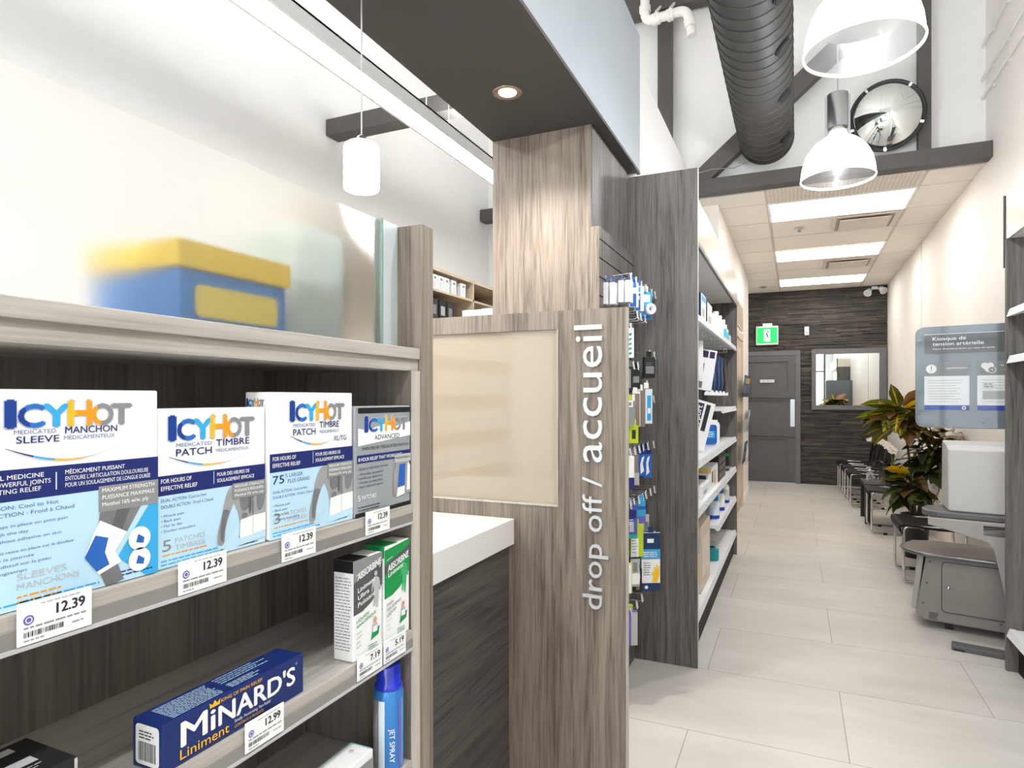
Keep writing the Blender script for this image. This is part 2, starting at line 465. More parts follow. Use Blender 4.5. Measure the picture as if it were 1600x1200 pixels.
# ------------------------------------------------------------------ grey door, frame, plates
M_door = mat('#5f5e60', 0.5, name='grey_door_paint'); M_doorf = mat('#6c6b6d', 0.5, name='grey_frame_paint')
d0 = MB()
d0.box(-.775, YB - .06, 0, -.7, YB - .025, 2.1, M_doorf); d0.box(.0, YB - .07, 0, .07, YB - .025, 2.1, M_doorf); d0.box(-.7, YB - .068, 2.03, .0, YB - .025, 2.1, M_doorf)
door = struct(d0.build('door_1'))
lf = MB().box(-.7, YB - .04, .01, 0, YB - .03, 2.03, M_door)
for z0, z1 in ((.01, .05), (.70, .715), (.745, .76), (1.31, 1.325), (1.355, 1.37), (1.93, 2.03)): lf.box(-.7, YB - .058, z0, -.0, YB - .04, z1, M_door)
for z0, z1 in ((.05, .70), (.76, 1.31), (1.37, 1.93)): lf.box(-.11, YB - .058, z0, 0, YB - .04, z1, M_door); lf.box(-.7, YB - .058, z0, -.69, YB - .04, z1, M_door)
leaf = lf.build('door_leaf', door)
bx(-.075, YB - .064, .9, -.012, YB - .06, 1.33, M_steel).build('push_plate', leaf)
pl = bx(-.52, YB - .064, 1.6, -.31, YB - .06, 1.645, M_paper); pl.text(FY(-.5, YB - .0645, 1.612), 'PRIVÉ / PRIVATE', 0, 0, .02, M_ink, w_=.17)
pl.build('name_plate', leaf)
bx(-.73, YB - .07, 0, .0, YB - .02, .012, M_steel).build('threshold', door)

# wall mirror beside the door
mr = thing('wall_mirror', 'square grey framed mirror on the slate wall beside the grey door', 'mirror', (.74, YB - .03, 1.17))
b = MB()
for q in ((.229, 1.17, 1.248, 1.24), (.229, 2.03, 1.248, 2.11), (.229, 1.24, .293, 2.03), (1.15, 1.24, 1.248, 2.03)): b.box(q[0], YB - .065, q[1], q[2], YB - .028, q[3], M_doorf)
b.build('frame', mr)
M_mirror = mat('#e3e8e6', 0.01, 1.0, name='mirror_silver', vary=0)
bx(.293, YB - .045, 1.24, 1.15, YB - .03, 2.03, M_mirror).build('mirror_glass', mr)

# exit sign
ex = thing('exit_sign', 'green running man exit sign over the grey door', 'sign', (-.415, YB - .1, 2.22))
M_exg = mat('#18b457', 0.4, name='exit_green', emit=.8); M_exw = mat('#f5fff8', 0.4, name='exit_white', emit=.75)
bx(-.58, YB - .1, 2.2, -.25, YB - .03, 2.5, M_paper).build('housing', ex, bevel=.006)
bx(-.48, YB - .09, 2.5, -.34, YB - .03, 2.545, M_paper).build('mount', ex)
b = MB(); f_ = FY(-.565, YB - .1015, 2.225); b.rect(f_, 0, 0, .3, .25, M_exg, 0)
b.rect(f_, .105, .03, .195, .22, M_exw, .001)
M_exd = mat('#0a8a3c', .5, name='exit_figure_green')
R = lambda pts: b.poly(f_, pts, M_exd, .002)
b.disc(f_, .165, .185, .014, M_exd, .002)
R([(.135, .165), (.155, .17), (.165, .12), (.145, .11)]); R([(.145, .115), (.165, .12), (.18, .085), (.17, .08)]); R([(.17, .085), (.18, .085), (.172, .045), (.162, .045)])
R([(.145, .12), (.155, .112), (.135, .075), (.115, .065), (.112, .075), (.128, .085)]); R([(.14, .165), (.147, .158), (.125, .135), (.11, .14), (.112, .147), (.124, .146)]); R([(.155, .165), (.16, .155), (.18, .14), (.187, .15), (.178, .155)])
b.build('lit_face', ex)
ms = MB().box(.129, YB - .06, 2.336, .193, YB - .02, 2.47, M_paper); ms.rect(FY(.14, YB - .06, 2.35), 0, 0, .042, .04, M_lgrey, .001)
tag(ms.build('motion_sensor', bevel=.006), 'small white motion sensor on the slate wall right of the exit sign', 'sensor')
# emergency heads
em = thing('emergency_light', 'white twin head emergency light at the top of the slate wall', 'light', (1.08, YB - .06, 2.98))
bx(1.05, YB - .08, 2.99, 1.13, YB - .02, 3.03, M_paper).build('mount', em, bevel=.005)
for sx in (-1, 1):
    b = MB(); c = Vector((1.09 + sx * .085, YB - .12, 2.965 + sx * .012)); dr = Vector((sx * .35, -.7, -.55)).normalized()
    b.tube([c + dr * -.05, c - dr * .03, c + dr * .03, c + dr * .06], .04, M_paper, 14, rs=[.02, .035, .045, .055])
    b.tube([c, Vector((1.09 + sx * .03, YB - .05, 3.0))], .009, M_paper)
    h = b.build('lamp_head', em)
    b = MB(); t = dr.cross(Vector((0, 0, 1))).normalized(); b.disc(F(c + dr * .061, t, t.cross(dr) * -1), 0, 0, .045, M_lsteel, 0.001); b.build('lens', h)

# ------------------------------------------------------------------ corridor ceiling fixtures
M_tube = mat('#fffdfa', 0.5, name='troffer_lit', emit=7.5)
M_tube2 = mat('#fff6ea', 0.5, name='troffer_reflector', emit=.9)
TL = ['recessed ceiling light nearest the dark beam, largest of three in the corridor ceiling', 'recessed ceiling light in the middle of the corridor row', 'recessed ceiling light nearest the slate wall']
for i, y in enumerate((5.975, 7.93, 9.83)):
    t = thing('ceiling_light', TL[i], 'light', (.34, y, ZL), 'recessed corridor ceiling lights')
    b = MB()
    for q in ((-.225, y, .9, y + .02), (-.225, y + .6, .9, y + .62), (-.225, y + .02, -.205, y + .6), (.88, y + .02, .9, y + .6)): b.box(q[0], q[1], ZL - .012, q[2], q[3], ZL - .003, M_paper)
    b.build('frame', t)
    bx(-.205, y + .02, ZL - .006, .88, y + .33, ZL - .004, M_tube).box(-.205, y + .43, ZL - .006, .88, y + .6, ZL - .004, M_tube).build('diffuser', t)
    bx(-.205, y + .33, ZL - .0065, .88, y + .43, ZL - .0045, M_tube2).build('basket', t)
M_vent = mat('#ded5ca', 0.5, name='vent_paint'); M_ventd = mat('#c2b8ac', 0.7, name='vent_gap')
VL = ['square supply air vent between the first and second corridor ceiling lights', 'square supply air vent just before the last corridor ceiling light']
for i, y in enumerate((6.66, 8.7)):
    x0, x1 = .32, .87; t = thing('ceiling_vent', VL[i], 'vent', (.6, y + .3, ZL))
    b = MB()
    for q in ((x0, y, x1, y + .035), (x0, y + .525, x1, y + .56), (x0, y + .035, x0 + .035, y + .525), (x1 - .035, y + .035, x1, y + .525)): b.box(q[0], q[1], ZL - .012, q[2], q[3], ZL - .005, M_vent)
    b.box(x0 + .065, y + .065, ZL - .03, x1 - .065, y + .495, ZL - .024, M_vent)
    b.build('louvre', t)
    bx(x0 + .01, y + .01, ZL - .005, x1 - .01, y + .55, ZL - .0035, M_ventd).build('duct_opening', t)
rg = MB().box(-.215, 5.56, ZL - .008, .89, 5.955, ZL - .003, M_vent)
for k in range(36):
    for j in range(12): rg.box(-.2 + k * .03, 5.575 + j * .031, ZL - .009, -.187 + k * .03, 5.588 + j * .031, ZL - .0075, M_ventd)
tag(rg.build('return_grille'), 'perforated return air grille in the ceiling just behind the dark beam', 'vent')
sp = MB().lathe([(.04, 0), (.04, -.008), (.018, -.012), (.012, -.03), (.02, -.032), (.02, -.036), (0, -.036)], (.035, 6.95, ZL - .003), M_steel, 14)
tag(sp.build('sprinkler_head'), 'small steel sprinkler head in the corridor ceiling', 'sprinkler')
dt = MB().lathe([(.05, 0), (.05, -.01), (.03, -.018), (0, -.018)], (-.45, 10.4, ZL - .002), M_grey, 14)
tag(dt.build('smoke_detector'), 'small round grey detector in the far left corner of the corridor ceiling', 'detector')

# ================================================================== LAMPS, DUCT, PIPES
M_spiral = mat('#393837', 0.6, 0.0, name='duct_paint', vary=0.05)
du = thing('spiral_duct', 'big dark grey spiral ventilation duct hanging along the ceiling', 'duct', (-.21, 1.5, 3.38))
b = MB(); yy = [-3.5 + i * .1 for i in range(90)]; yy = [q for q in yy if q < 5.37] + [5.37]
b.lathe([(.196, q) for q in yy], (-.21, 0, 3.39), M_spiral, 40, 'y')
b.lathe([(.196, 0), (.19, .012), (.12, .02), (0, .022)], (-.21, 5.37, 3.39), M_spiral, 40, 'y')
b.build('tube_shell', du)
b = MB(); hl = []
n = 36
for i in range(int(8.8 / .105 * n)):
    a = 2 * PI * i / n; y = -3.4 + i * .105 / n
    if y > 5.34: break
    hl.append((-.21 + .1975 * math.cos(a), y, 3.39 + .1975 * math.sin(a)))
b.tube(hl, .0042, M_spiral, 5)
b.build('spiral_seam', du)
b = MB(); b.lathe([(.199, 5.33), (.203, 5.34), (.203, 5.37), (.197, 5.385)], (-.21, 0, 3.39), M_spiral, 40, 'y'); b.build('end_collar', du)
for y in (-.1, .95, 2.0, 3.25, 3.75, 4.35, 5.05):
    a = math.radians(-42); c = Vector((-.21 + .196 * math.cos(a), y, 3.39 + .196 * math.sin(a)))
    nn = Vector((math.cos(a), 0, math.sin(a))); fr = F(c, (0, 1, 0), (-math.sin(a), 0, math.cos(a)))
    b = MB().prism(fr, [(.048 * math.cos(q * PI / 12), .048 * math.sin(q * PI / 12)) for q in range(24)], -.01, .012, M_blackm)
    b.ring(fr, 0, 0, .048, .056, M_spiral, .0075, 24); b.build('air_nozzle', du)
cb = MB().tube([(-.9, 5.38, 3.16), (-.8, 5.38, 3.19), (-.62, 5.38, 3.215), (-.45, 5.38, 3.2), (-.3, 5.385, 3.25)], .004, M_grey, 6)
tag(cb.build('loose_cable'), 'thin grey cable sagging from the duct end down to the dark beam', 'cable')

def high_bay(y, lab):
    t = thing('pendant_lamp', lab, 'lamp', (.228, y, 2.65), 'dome pendants over the aisle')
    c = (.228, y, 2.65)
    b = MB(); b.lathe([(.2, 0), (.199, .03), (.193, .075), (.18, .12)], c, M_shadec, 96, rib=.006, nrib=48); b.lathe([(.18, .12), (.158, .165), (.125, .205), (.085, .235), (.05, .25), (.045, .262)], c, M_shade, 96, rib=.006, nrib=48)
    sh = b.build('shade', t)
    b = MB(); b.lathe([(.198, -.004), (.204, -.003), (.206, .003), (.203, .009), (.198, .008), (.198, -.004)], c, M_rim, 64); b.build('rim', sh)
    b = MB(); b.lathe([(0, .262), (.05, .262), (.05, .285), (.034, .29), (.034, .30)], c, M_white, 24)
    b.lathe([(.0575, .30), (.0575, .5), (.05, .505), (0, .505)], c, M_steel, 32); b.lathe([(0, .30), (.0575, .30)], c, M_steel, 32)
    b.build('ballast_canister', t)
    b = MB()
    for sx in (-1, 1): b.box(c[0] + sx * .06 - .006, y - .012, 2.65 + .25, c[0] + sx * .06 + .006, y + .012, 2.65 + .49, M_steel)
    b.build('side_strap', t)
    b = MB(); b.tube([(c[0], y, 3.15), (c[0], y, ZC)], .004, M_lgrey, 6); b.build('cord', t)
    b = MB(); b.lathe([(0, .172), (.02, .176), (.028, .19), (.028, .22), (.02, .245), (0, .25)], c, mat('#fffaf2', .5, name='bulb_glow', emit=25), 16); b.build('bulb', t)
    l = bpy.data.lights.new('lamp_light', 'POINT'); l.energy = 32; l.shadow_soft_size = .05; l.color = (.98, .99, 1)
    o = bpy.data.objects.new('lamp_light', l); COL.objects.link(o); o.location = (c[0], y, 2.79)
high_bay(2.69, 'clear ribbed dome pendant lamp nearest, cut off by the top of the photo')
high_bay(4.22, 'clear ribbed dome pendant lamp with steel canister, in front of the dark beam')
for y in (1.16, -.37, -1.9): high_bay(y, 'clear ribbed dome pendant lamp further back toward the shop window')

# linear fixture over the dispensary
ln = thing('linear_light', 'long glowing strip light hanging along the white left wall', 'light', (-1.8, 2.0, 2.8))
M_strip = mat('#fefdfa', .5, name='strip_lit', emit=13)
x0, x1 = -1.875, -1.735
bx(x0 + .015, -3.0, 2.79, x1 - .015, 5.2, 2.80, M_strip).build('diffuser', ln)
b = MB().box(x0, -3.0, 2.79, x0 + .014, 5.2, 2.86, M_white).box(x1 - .014, -3.0, 2.79, x1, 5.2, 2.86, M_white).box(x0, -3, 2.85, x1, 5.2, 2.86, M_white).box(x0, -3.01, 2.79, x1, -3, 2.86, M_white).box(x0, 5.2, 2.79, x1, 5.21, 2.86, M_white)
b.build('housing', ln)
for y in (.6, 2.35, 2.9, 4.6):
    MB().tube([(-1.8, y, 2.86), (-1.8, y + .1, ZC)], .0025, M_grey, 5).tube([(-1.8, y + .25, 2.86), (-1.8, y + .1, ZC)], .0025, M_grey, 5).build('hanging_wire', ln)
area('left_room_fill', (-1.8, 1.6, 2.9), (PI, 0, 0), .12, 6.5, 42, (1, .995, .98))  # added fill lamp above the closed housing, brightens left wall and ceiling

# small pendant over the counter
pt = thing('pendant_lamp', 'small white glass cylinder pendant lamp over the drop off counter', 'lamp', (-1.125, 1.468, 1.94))
M_opal = mat('#fffdf8', .3, name='opal_glass_lit', emit=3.2)
b = MB(); c = (-1.125, 1.468, 1.94); prof = [(.03, .001), (.046, 0)]
for i in range(9): prof += [(.0495 + .0012 * (i % 2), .004 + i * .0145)]
prof += [(.047, .127), (.038, .133), (.012, .136)]
b.lathe(prof, c, M_opal, 32); b.build('glass_shade', pt)
MB().lathe([(.014, .13), (.014, .15), (.006, .156), (0, .156)], c, M_steel, 16).build('cap', pt)
MB().tube([(c[0], c[1], 2.09), (c[0], c[1], 2.53)], .0022, M_lgrey, 6).build('cord', pt)
l = bpy.data.lights.new('counter_pendant', 'POINT'); l.energy = 4; l.shadow_soft_size = .05; l.color = (1, .96, .9)
o = bpy.data.objects.new('counter_pendant', l); COL.objects.link(o); o.location = (c[0], c[1], 1.88)
# downlight in the bulkhead
dl = thing('recessed_downlight', 'round steel rimmed downlight glowing in the dark bulkhead underside', 'light', (-1.016, 2.228, 2.53))
b = MB(); b.lathe([(.033, .012), (.036, -.002), (.055, -.004), (.058, .001)], (-1.016, 2.228, 2.53), mat('#b9a894', .3, .9, name='downlight_ring', vary=0), 32); b.build('trim_ring', dl)
b = MB(); b.lathe([(.034, -.0015), (0, -.0015)], (-1.016, 2.228, 2.53), mat('#fff6e6', .4, name='downlight_lit', emit=9), 24); b.build('lens', dl)
l = bpy.data.lights.new('downlight', 'SPOT'); l.energy = 48; l.spot_size = 2.2; l.spot_blend = .7; l.shadow_soft_size = .03; l.color = (1, .93, .84)
o = bpy.data.objects.new('downlight', l); COL.objects.link(o); o.location = (-1.016, 2.228, 2.52)

# white pipe in the top corner, three conduits on the right wall
M_pvc = mat('#ecebe8', .4, name='white_pipe')
pp = thing('drain_pipe', 'white plastic pipe with elbows in front of the high dark beam', 'pipe', (-1.0, 5.2, 4.5))
b = MB(); b.tube(wirepath([(-1.14, 5.25, 4.75), (-1.14, 5.25, 4.47), (-.80, 5.25, 4.49), (-.76, 5.25, 4.27)], .07, 6), .038, M_pvc, 14); b.build('pipe_run', pp)
for p_, q_ in (((-1.08, 5.25, 4.47), (-1.02, 5.25, 4.475)), ((-.96, 5.25, 4.477), (-.91, 5.25, 4.48)), ((-.782, 5.25, 4.40), (-.77, 5.25, 4.34)), ((-1.14, 5.25, 4.6), (-1.14, 5.25, 4.55))):
    MB().tube([p_, q_], .047, M_pvc, 14).build('coupling', pp)
for x in (-1.05, -.935): MB().tube([(x, 5.25, 4.53), (x, 5.44, 4.68)], .012, M_pvc, 8).tube([(x, 5.2, 4.47), (x, 5.25, 4.525), (x, 5.3, 4.47), (x, 5.25, 4.425), (x, 5.2, 4.47)], .007, M_pvc, 6).build('pipe_clamp', pp)
for z, yb, lab in ((3.52, 2.0, 'lowest thin white conduit on the high right wall'), (3.655, 2.0, 'middle thin white conduit on the high right wall'), (3.90, 4.55, 'topmost thin white conduit on the high right wall, turning upward')):
    t = thing('wall_conduit', lab, 'pipe', (1.24, 4, z), 'conduits on the right wall')
    b = MB(); P_ = [(1.235, yb, z), (1.235, 5.585, z)]
    if yb > 4: P_ = wirepath([(1.235, yb, z + .8), (1.235, yb, z), (1.235, 5.585, z)], .1)
    b.tube(P_, .011, M_pvc, 10); b.build('tube_run', t)
    for y in (5.0, 5.35): bx(1.232, y, z - .013, 1.259, y + .012, z + .013, M_pvc).build('clip', t)

# convex mirror
cm = thing('convex_mirror', 'round convex safety mirror with black rim above the dark beam', 'mirror', (.612, 5.38, 3.425))
b = MB(); Rr = .232; prof = [(Rr * math.sin(i / 12 * 1.0) / math.sin(1.0), -.105 * (math.cos(i / 12 * 1.0) - math.cos(1.0)) / (1 - math.cos(1.0))) for i in range(13)]
b.lathe(prof[::-1], (0, 0, 0), M_mirror, 48, 'y'); b.build('mirror_dome', None, origin=(0, 0, 0)).parent = cm
b = MB(); b.lathe([(.228, .03), (.248, .02), (.25, -.004), (.24, -.012), (.23, -.004)], (0, 0, 0), M_black, 48, 'y'); b.lathe([(.23, .03), (0, .035)], (0, 0, 0), M_black, 48, 'y')
b.build('rim', None, origin=(0, 0, 0)).parent = cm
b = MB()
for k in range(5): MB().obox(F((0, 0, 0), (math.cos(.9 + k * 1.257), 0, math.sin(.9 + k * 1.257)), (-math.sin(.9 + k * 1.257), 0, math.cos(.9 + k * 1.257))), .224, -.008, .246, .008, .008, .016, M_chrome).build('rim_clip', None, origin=(0, 0, 0)).parent = cm
MB().tube([(0, .03, 0), (0, .15, .04)], .02, M_black, 10).build('bracket', None, origin=(0, 0, 0)).parent = cm
cm.rotation_euler = (math.radians(12), 0, math.radians(-5))

# ================================================================== DROP-OFF PANEL, COUNTER, COLUMN
YP = 1.80
dp = thing('partition_panel', 'tall grey brown wooden panel with drop off lettering at the counter end', 'partition', (-.9, YP + .015, 0))
b = MB()
for q in ((-1.6, 0, -.446, 1.026), (-1.6, 1.558, -.446, 1.613), (-.655, 1.026, -.446, 1.558)): b.box(q[0], YP, q[1], q[2], YP + .03, q[3], M_panel)
b.box(-1.6, YP + .016, 1.026, -.655, YP + .03, 1.558, M_panel)
b.build('board', dp)
bx(-.4462, YP + .0005, 0, -.4445, YP + .0295, 1.613, M_stile).build('edge_band', dp)
bx(-1.6, YP + .012, 1.026, -.655, YP + .016, 1.558, mat('#a99b89', .08, name='beige_glass', coat=1.0, vary=.01)).build('glass_inlay', dp)
b = MB().box(-1.6, YP - .003, 1.022, -.653, YP + .012, 1.027, M_stile).box(-.657, YP - .001, 1.026, -.654, YP + .012, 1.558, M_stile); b.build('inlay_edge', dp)
b = MB(); fr = F((-.514, YP, 0), (0, 0, 1), (-1, 0, 0))
b.text(fr, 'drop off /', .733, 0, .058, M_lsteel, w_=.385, d=.006, depth=.008, bold=0)
b.text(fr, 'accueil', 1.162, 0, .084, M_lsteel, w_=.4025, d=.006, depth=.008, bold=0)
b.build('lettering', dp)

co = thing('service_counter', 'white topped drop off counter with dark wood front', 'counter', (-1.15, 1.4, 0))
bx(-1.5, .9, .897, -.797, 1.799, .976, M_white).build('worktop', co, bevel=.002)
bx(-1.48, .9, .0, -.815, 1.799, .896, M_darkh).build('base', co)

sl = thing('slatwall_panel', 'dark slatwall panel with hooks on the side of the wooden column', 'slatwall', (-.78, 2.95, 0))
b = MB(); z = 2.083
gz = []
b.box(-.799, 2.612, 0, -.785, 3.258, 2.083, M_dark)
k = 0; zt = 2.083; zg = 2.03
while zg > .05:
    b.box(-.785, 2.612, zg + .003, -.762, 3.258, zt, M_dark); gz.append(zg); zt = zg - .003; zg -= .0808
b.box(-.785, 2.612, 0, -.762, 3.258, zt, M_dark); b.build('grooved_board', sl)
bx(-.8, 2.609, 0, -.762, 2.612, 2.083, M_panel).build('edge_band', sl)

# ================================================================== LEFT GONDOLA
gd = thing('gondola_shelf', 'tall dark shelving bay with white shelves beyond the slatwall', 'shelf', (-.6, 4.5, 0))
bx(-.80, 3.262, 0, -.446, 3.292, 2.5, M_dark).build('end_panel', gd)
bx(-.4462, 3.2625, 0, -.4450, 3.2915, 2.5, M_stile).build('edge_band', gd)
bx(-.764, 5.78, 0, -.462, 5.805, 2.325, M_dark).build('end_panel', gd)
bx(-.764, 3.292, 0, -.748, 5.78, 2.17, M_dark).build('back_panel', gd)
b = MB().box(-.764, 3.292, 2.175, -.474, 5.78, 2.2, M_white); b.build('canopy', gd)
M_val = mat('#efe3d4', .22, name='gloss_cream_valance', coat=.3, vary=.01)
bx(-.474, 3.292, 2.165, -.462, 5.78, 2.385, M_val).build('valance', gd)
bx(-.476, 3.292, 2.142, -.46, 5.78, 2.165, M_dark).build('valance_trim', gd)
GS = (1.79, 1.278, 1.014, .755, .502, .21)
for i, z in enumerate(GS):
    y0 = 3.30; y1 = 5.775
    if i == 1: y0 = 4.75
    if i == 4: y0 = 4.4
    b = MB().box(-.748, y0, z - .022, -.485, y1, z, M_wsteel)
    b.prism(F((0, y0, 0), (1, 0, 0), (0, 0, 1)), [(-.485, z - .03), (-.475, z - .038), (-.462, z - .034), (-.470, z + .004), (-.485, z + .004)], 0, -(y1 - y0), M_wsteel)
    s_ = b.build('shelf', gd)
    yy = y0 + .1
    while yy < y1 - .1 and i != 5:
        b = MB(); fl = F((-.4645, yy, z - .03), (0, 1, 0), (-.2, 0, 1)); b.obox(fl, 0, 0, .055, .03, .001, .002, M_paper); b.rect(fl, .03, .012, .05, .02, M_grey, .0025); b.build('price_label', s_); yy += random.uniform(.16, .34)
bx(-.74, 3.295, 0, -.49, 5.778, .17, M_blackm).build('kick_plate', gd)

# ================================================================== RIGHT GONDOLA
rgd = thing('gondola_shelf', 'dark shelving bay with white shelves along the right wall, cut by the frame edge', 'shelf', (1.1, 3, 0))
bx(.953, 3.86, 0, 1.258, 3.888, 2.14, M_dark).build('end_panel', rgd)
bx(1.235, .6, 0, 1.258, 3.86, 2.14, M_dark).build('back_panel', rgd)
bx(.957, .6, 2.14, .975, 3.9, 2.357, M_val).box(.957, 3.885, 2.14, 1.258, 3.9, 2.357, M_val).build('valance', rgd)
bx(.975, .6, 2.14, 1.258, 3.885, 2.16, M_white).build('canopy', rgd)
bx(.949, 3.893, 2.0, .957, 3.901, 2.36, M_char).build('corner_strip', rgd)
for z in (1.785, 1.555, .21):
    b = MB().box(.985, .6, z - .02, 1.235, 3.85, z, M_wsteel)
    b.prism(F((0, .6, 0), (1, 0, 0), (0, 0, 1)), [(.985, z - .03), (.985, z + .004), (.962, z + .004), (.95, z - .034)], 0, -3.25, M_wsteel)
    b.build('shelf', rgd)
bx(1.0, .6, 0, 1.235, 3.855, .17, M_blackm).build('kick_plate', rgd)

# ================================================================== NEAR DISPLAY SHELF
XF = -.535
ns = thing('display_shelf', 'grey wooden display shelf with medicine boxes in the foreground', 'shelf', (-.64, .3, 0))
YA = -.6
bx(-.765, YA, 0, -.74, .822, 1.41, M_back).build('back_panel', ns)
b = MB().box(-.74, .822, 0, XF - .002, .8445, 1.392, M_back)
for z in (.86, .9, 1.06, 1.10, 1.27): b.prism(F((-.60, .822, z), (1, 0, 0), (0, 0, 1)), [(.0025 * math.cos(q), .0025 * math.sin(q)) for q in [i * PI / 5 for i in range(10)]], -.001, .0006, M_blackm)
b.build('side_panel', ns)
bx(XF - .002, .822, 0, XF, .8445, 1.392, M_stile).build('edge_band', ns)
bx(-.79, YA, 1.41, XF, .8445, 1.427, M_shelfw).build('top_board', ns, bevel=.001)
bx(-.74, YA, 1.392, XF - .004, .8445, 1.41, M_shelfw).build('face_rail', ns)
for z in (1.188, .996, .797, .55, .3):
    s_ = bx(-.74, YA, z - .026, XF, .8215, z, M_shelfw).build('shelf', ns, bevel=.0008)
    b = MB().box(XF, YA, z - .027, XF + .0015, .8215, z - .013, mat('#8b8883', .2, name='grey_clear_rail', coat=.5)).box(XF, YA, z - .029, XF + .004, .8215, z - .026, M_lgrey); b.build('price_rail', s_)
ep = thing('end_panel', 'upright wooden end board between the display shelf and the counter', 'panel', (-.7, .86, 0))
bx(-.625, .846, 0, -.532, .8785, 1.622, M_panel).build('board', ep, bevel=.0008)
gs = thing('glass_screen', 'frosted glass screen standing on the display shelf', 'screen', (-.585, .2, 1.427))
b = MB(); b.box(-.589, YA, 1.4275, -.5812, .803, 1.622, M_pane)
b.add([(-.581, YA, 1.4275), (-.581, .803, 1.4275), (-.581, .803, 1.622), (-.581, YA, 1.622)], [(0, 1, 2, 3)], M_frost); b.build('pane', gs)
b = MB().box(-.592, .8035, 1.4275, -.578, .8455, 1.624, mat('#d7e2e8', .3, .3, name='channel_metal', vary=.02)).box(-.593, .803, 1.4275, -.577, .8065, 1.626, mat('#8fa39a', .2, name='glass_edge'))
b.build('end_channel', gs)

# storage box seen through the frosted glass
M_lid = mat('#ffd400', .4, name='yellow_lid'); M_tub = mat('#1c7ccc', .4, name='blue_tub')
yb = thing('storage_box', 'blue box with yellow lid blurred behind the frosted glass', 'box', (-.69, .57, 1.427))
bx(-.76, .475, 1.4275, -.607, .632, 1.492, M_tub).build('tub', yb, bevel=.003)
bx(-.765, .47, 1.492, -.602, .637, 1.523, M_lid).build('lid', yb, bevel=.003)
gb = thing('storage_box', 'tall pale grey green box blurred behind the right end of the frosted glass', 'box', (-.71, .745, 1.427))
bx(-.78, .70, 1.4275, -.655, .80, 1.60, mat('#c3cfca', .45, name='pale_grey_green')).build('carton', gb, bevel=.003)
b = MB(); b.cbox(FX(-.607, .495, 1.44), 0, 0, .12, .036, 0, .002, .008, mat('#f3dc5a', .4, name='label_yellow')); b.build('front_label', yb)

# ================================================================== PRODUCTS ON THE NEAR SHELF
M_cboard = mat('#f1f2f2', .4, name='white_carton', vary=.01)
M_icegrad = mat('#b9dcef', .42, name='carton_pale_blue', vary=.06)
M_skin = mat('#747478', .5, name='printed_grey_skin', vary=.35); M_skind = mat('#5d5d61', .5, name='printed_dark_skin', vary=.3)
M_skinl = mat('#9a9a9b', .5, name='printed_light_skin', vary=.25)
M_inkt = mat('#5a6fa0', .5, name='blue_small_print')
def half_text(b, fr, t, x, y, h, w_, d, bold, ml, mr):
    """one letter printed in two colours, split at its middle"""
    v, f = text_mesh(t, 0.0); k = h / capheight(0.0); x0 = min(p[0] for p in v); x1 = max(p[0] for p in v); kx = w_ / (x1 - x0)
    me = bpy.data.meshes.new('t'); me.from_pydata([((p[0] - x0) * kx, p[1] * k, 0) for p in v], [], f)
    for sgn, m in ((1, ml), (-1, mr)):
        bm = bmesh.new(); bm.from_mesh(me)
        bmesh.ops.bisect_plane(bm, geom=bm.verts[:] + bm.edges[:] + bm.faces[:], plane_co=(w_ * .45, 0, 0), plane_no=(sgn, .25 * sgn, 0), clear_outer=True)
        bm.verts.index_update()
        e = bold * k * .8
        for i, (ex, ey) in enumerate(((0, 0), (-e, 0), (e, 0), (0, -e * .6), (0, e * .6))):
            if (ex > 0 and sgn > 0) or (ex < 0 and sgn < 0): ex = 0
            b.add([fr.p(x + q.co.x + ex, y + q.co.y + ey, d - .00002 * i) for q in bm.verts], [tuple(p.index for p in g.verts) for g in bm.faces], m)
        bm.free()
    bpy.data.meshes.remove(me)
def icy_logo(b, fr, x, y, w_, h, d=.0008):
    """six heavy letters in the blue to yellow to grey run"""
    B = .07
    M1 = mat('#1b3f8f', .42, name='logo_deep_blue'); M2 = mat('#2f6fc0', .42, name='logo_mid_blue'); M3 = mat('#38a8e0', .42, name='logo_sky')
    spec = [('I', .012, .05, 1.0, M1), ('C', .10, .17, .84, M2), ('Y', .275, .19, .84, M3), ('H', .475, .165, 1.0, M_yel), ('O', .665, .165, .84, None), ('T', .835, .165, .84, M_grey)]
    sh = mat('#c9d2e0', .5, name='logo_halo')
    for t, dx, dw, k, m in spec:
        b.text(fr, t, x + (dx - .006) * w_, y - .006 * w_, h * k + .012 * w_, sh, w_=(dw + .012) * w_, d=d - .0003, bold=B)
        if t == 'C':
            half_text(b, fr, t, x + dx * w_, y, h * k, dw * w_, d, B, M1, M2)
        elif t == 'H':
            half_text(b, fr, t, x + dx * w_, y, h * k, dw * w_, d, B, M_yel, M_org)
        elif m is None:
            half_text(b, fr, t, x + dx * w_, y, h * k, dw * w_, d, B, M_org, M_grey)
        else: b.text(fr, t, x + dx * w_, y, h * k, m, w_=dw * w_, d=d, bold=B)
def swoosh(b, fr, x, y, w_, h, d=.0007):
    def P(t, o): return (x + w_ * t, y + h * ((1 - t) ** 2 * 1.0 * (1 - .0) + t * t * .75 - .55 * math.sin(PI * t)) + o)
    seg = [(0, .22, M_navy), (.22, .4, M_cyan), (.4, .58, M_yel), (.58, .68, M_org), (.68, 1, M_grey)]
    for t0, t1, m in seg:
        n = 6
        th = lambda t: h * .14 * max(.12, math.sin(PI * min(1, t * 1.15 + .08)) )
        pts = [P(t0 + (t1 - t0) * i / n, 0) for i in range(n + 1)]; top = [(q[0], q[1] + th(t0 + (t1 - t0) * i / n)) for i, q in enumerate(pts)]
        b.poly(fr, pts + top[::-1], m, d)
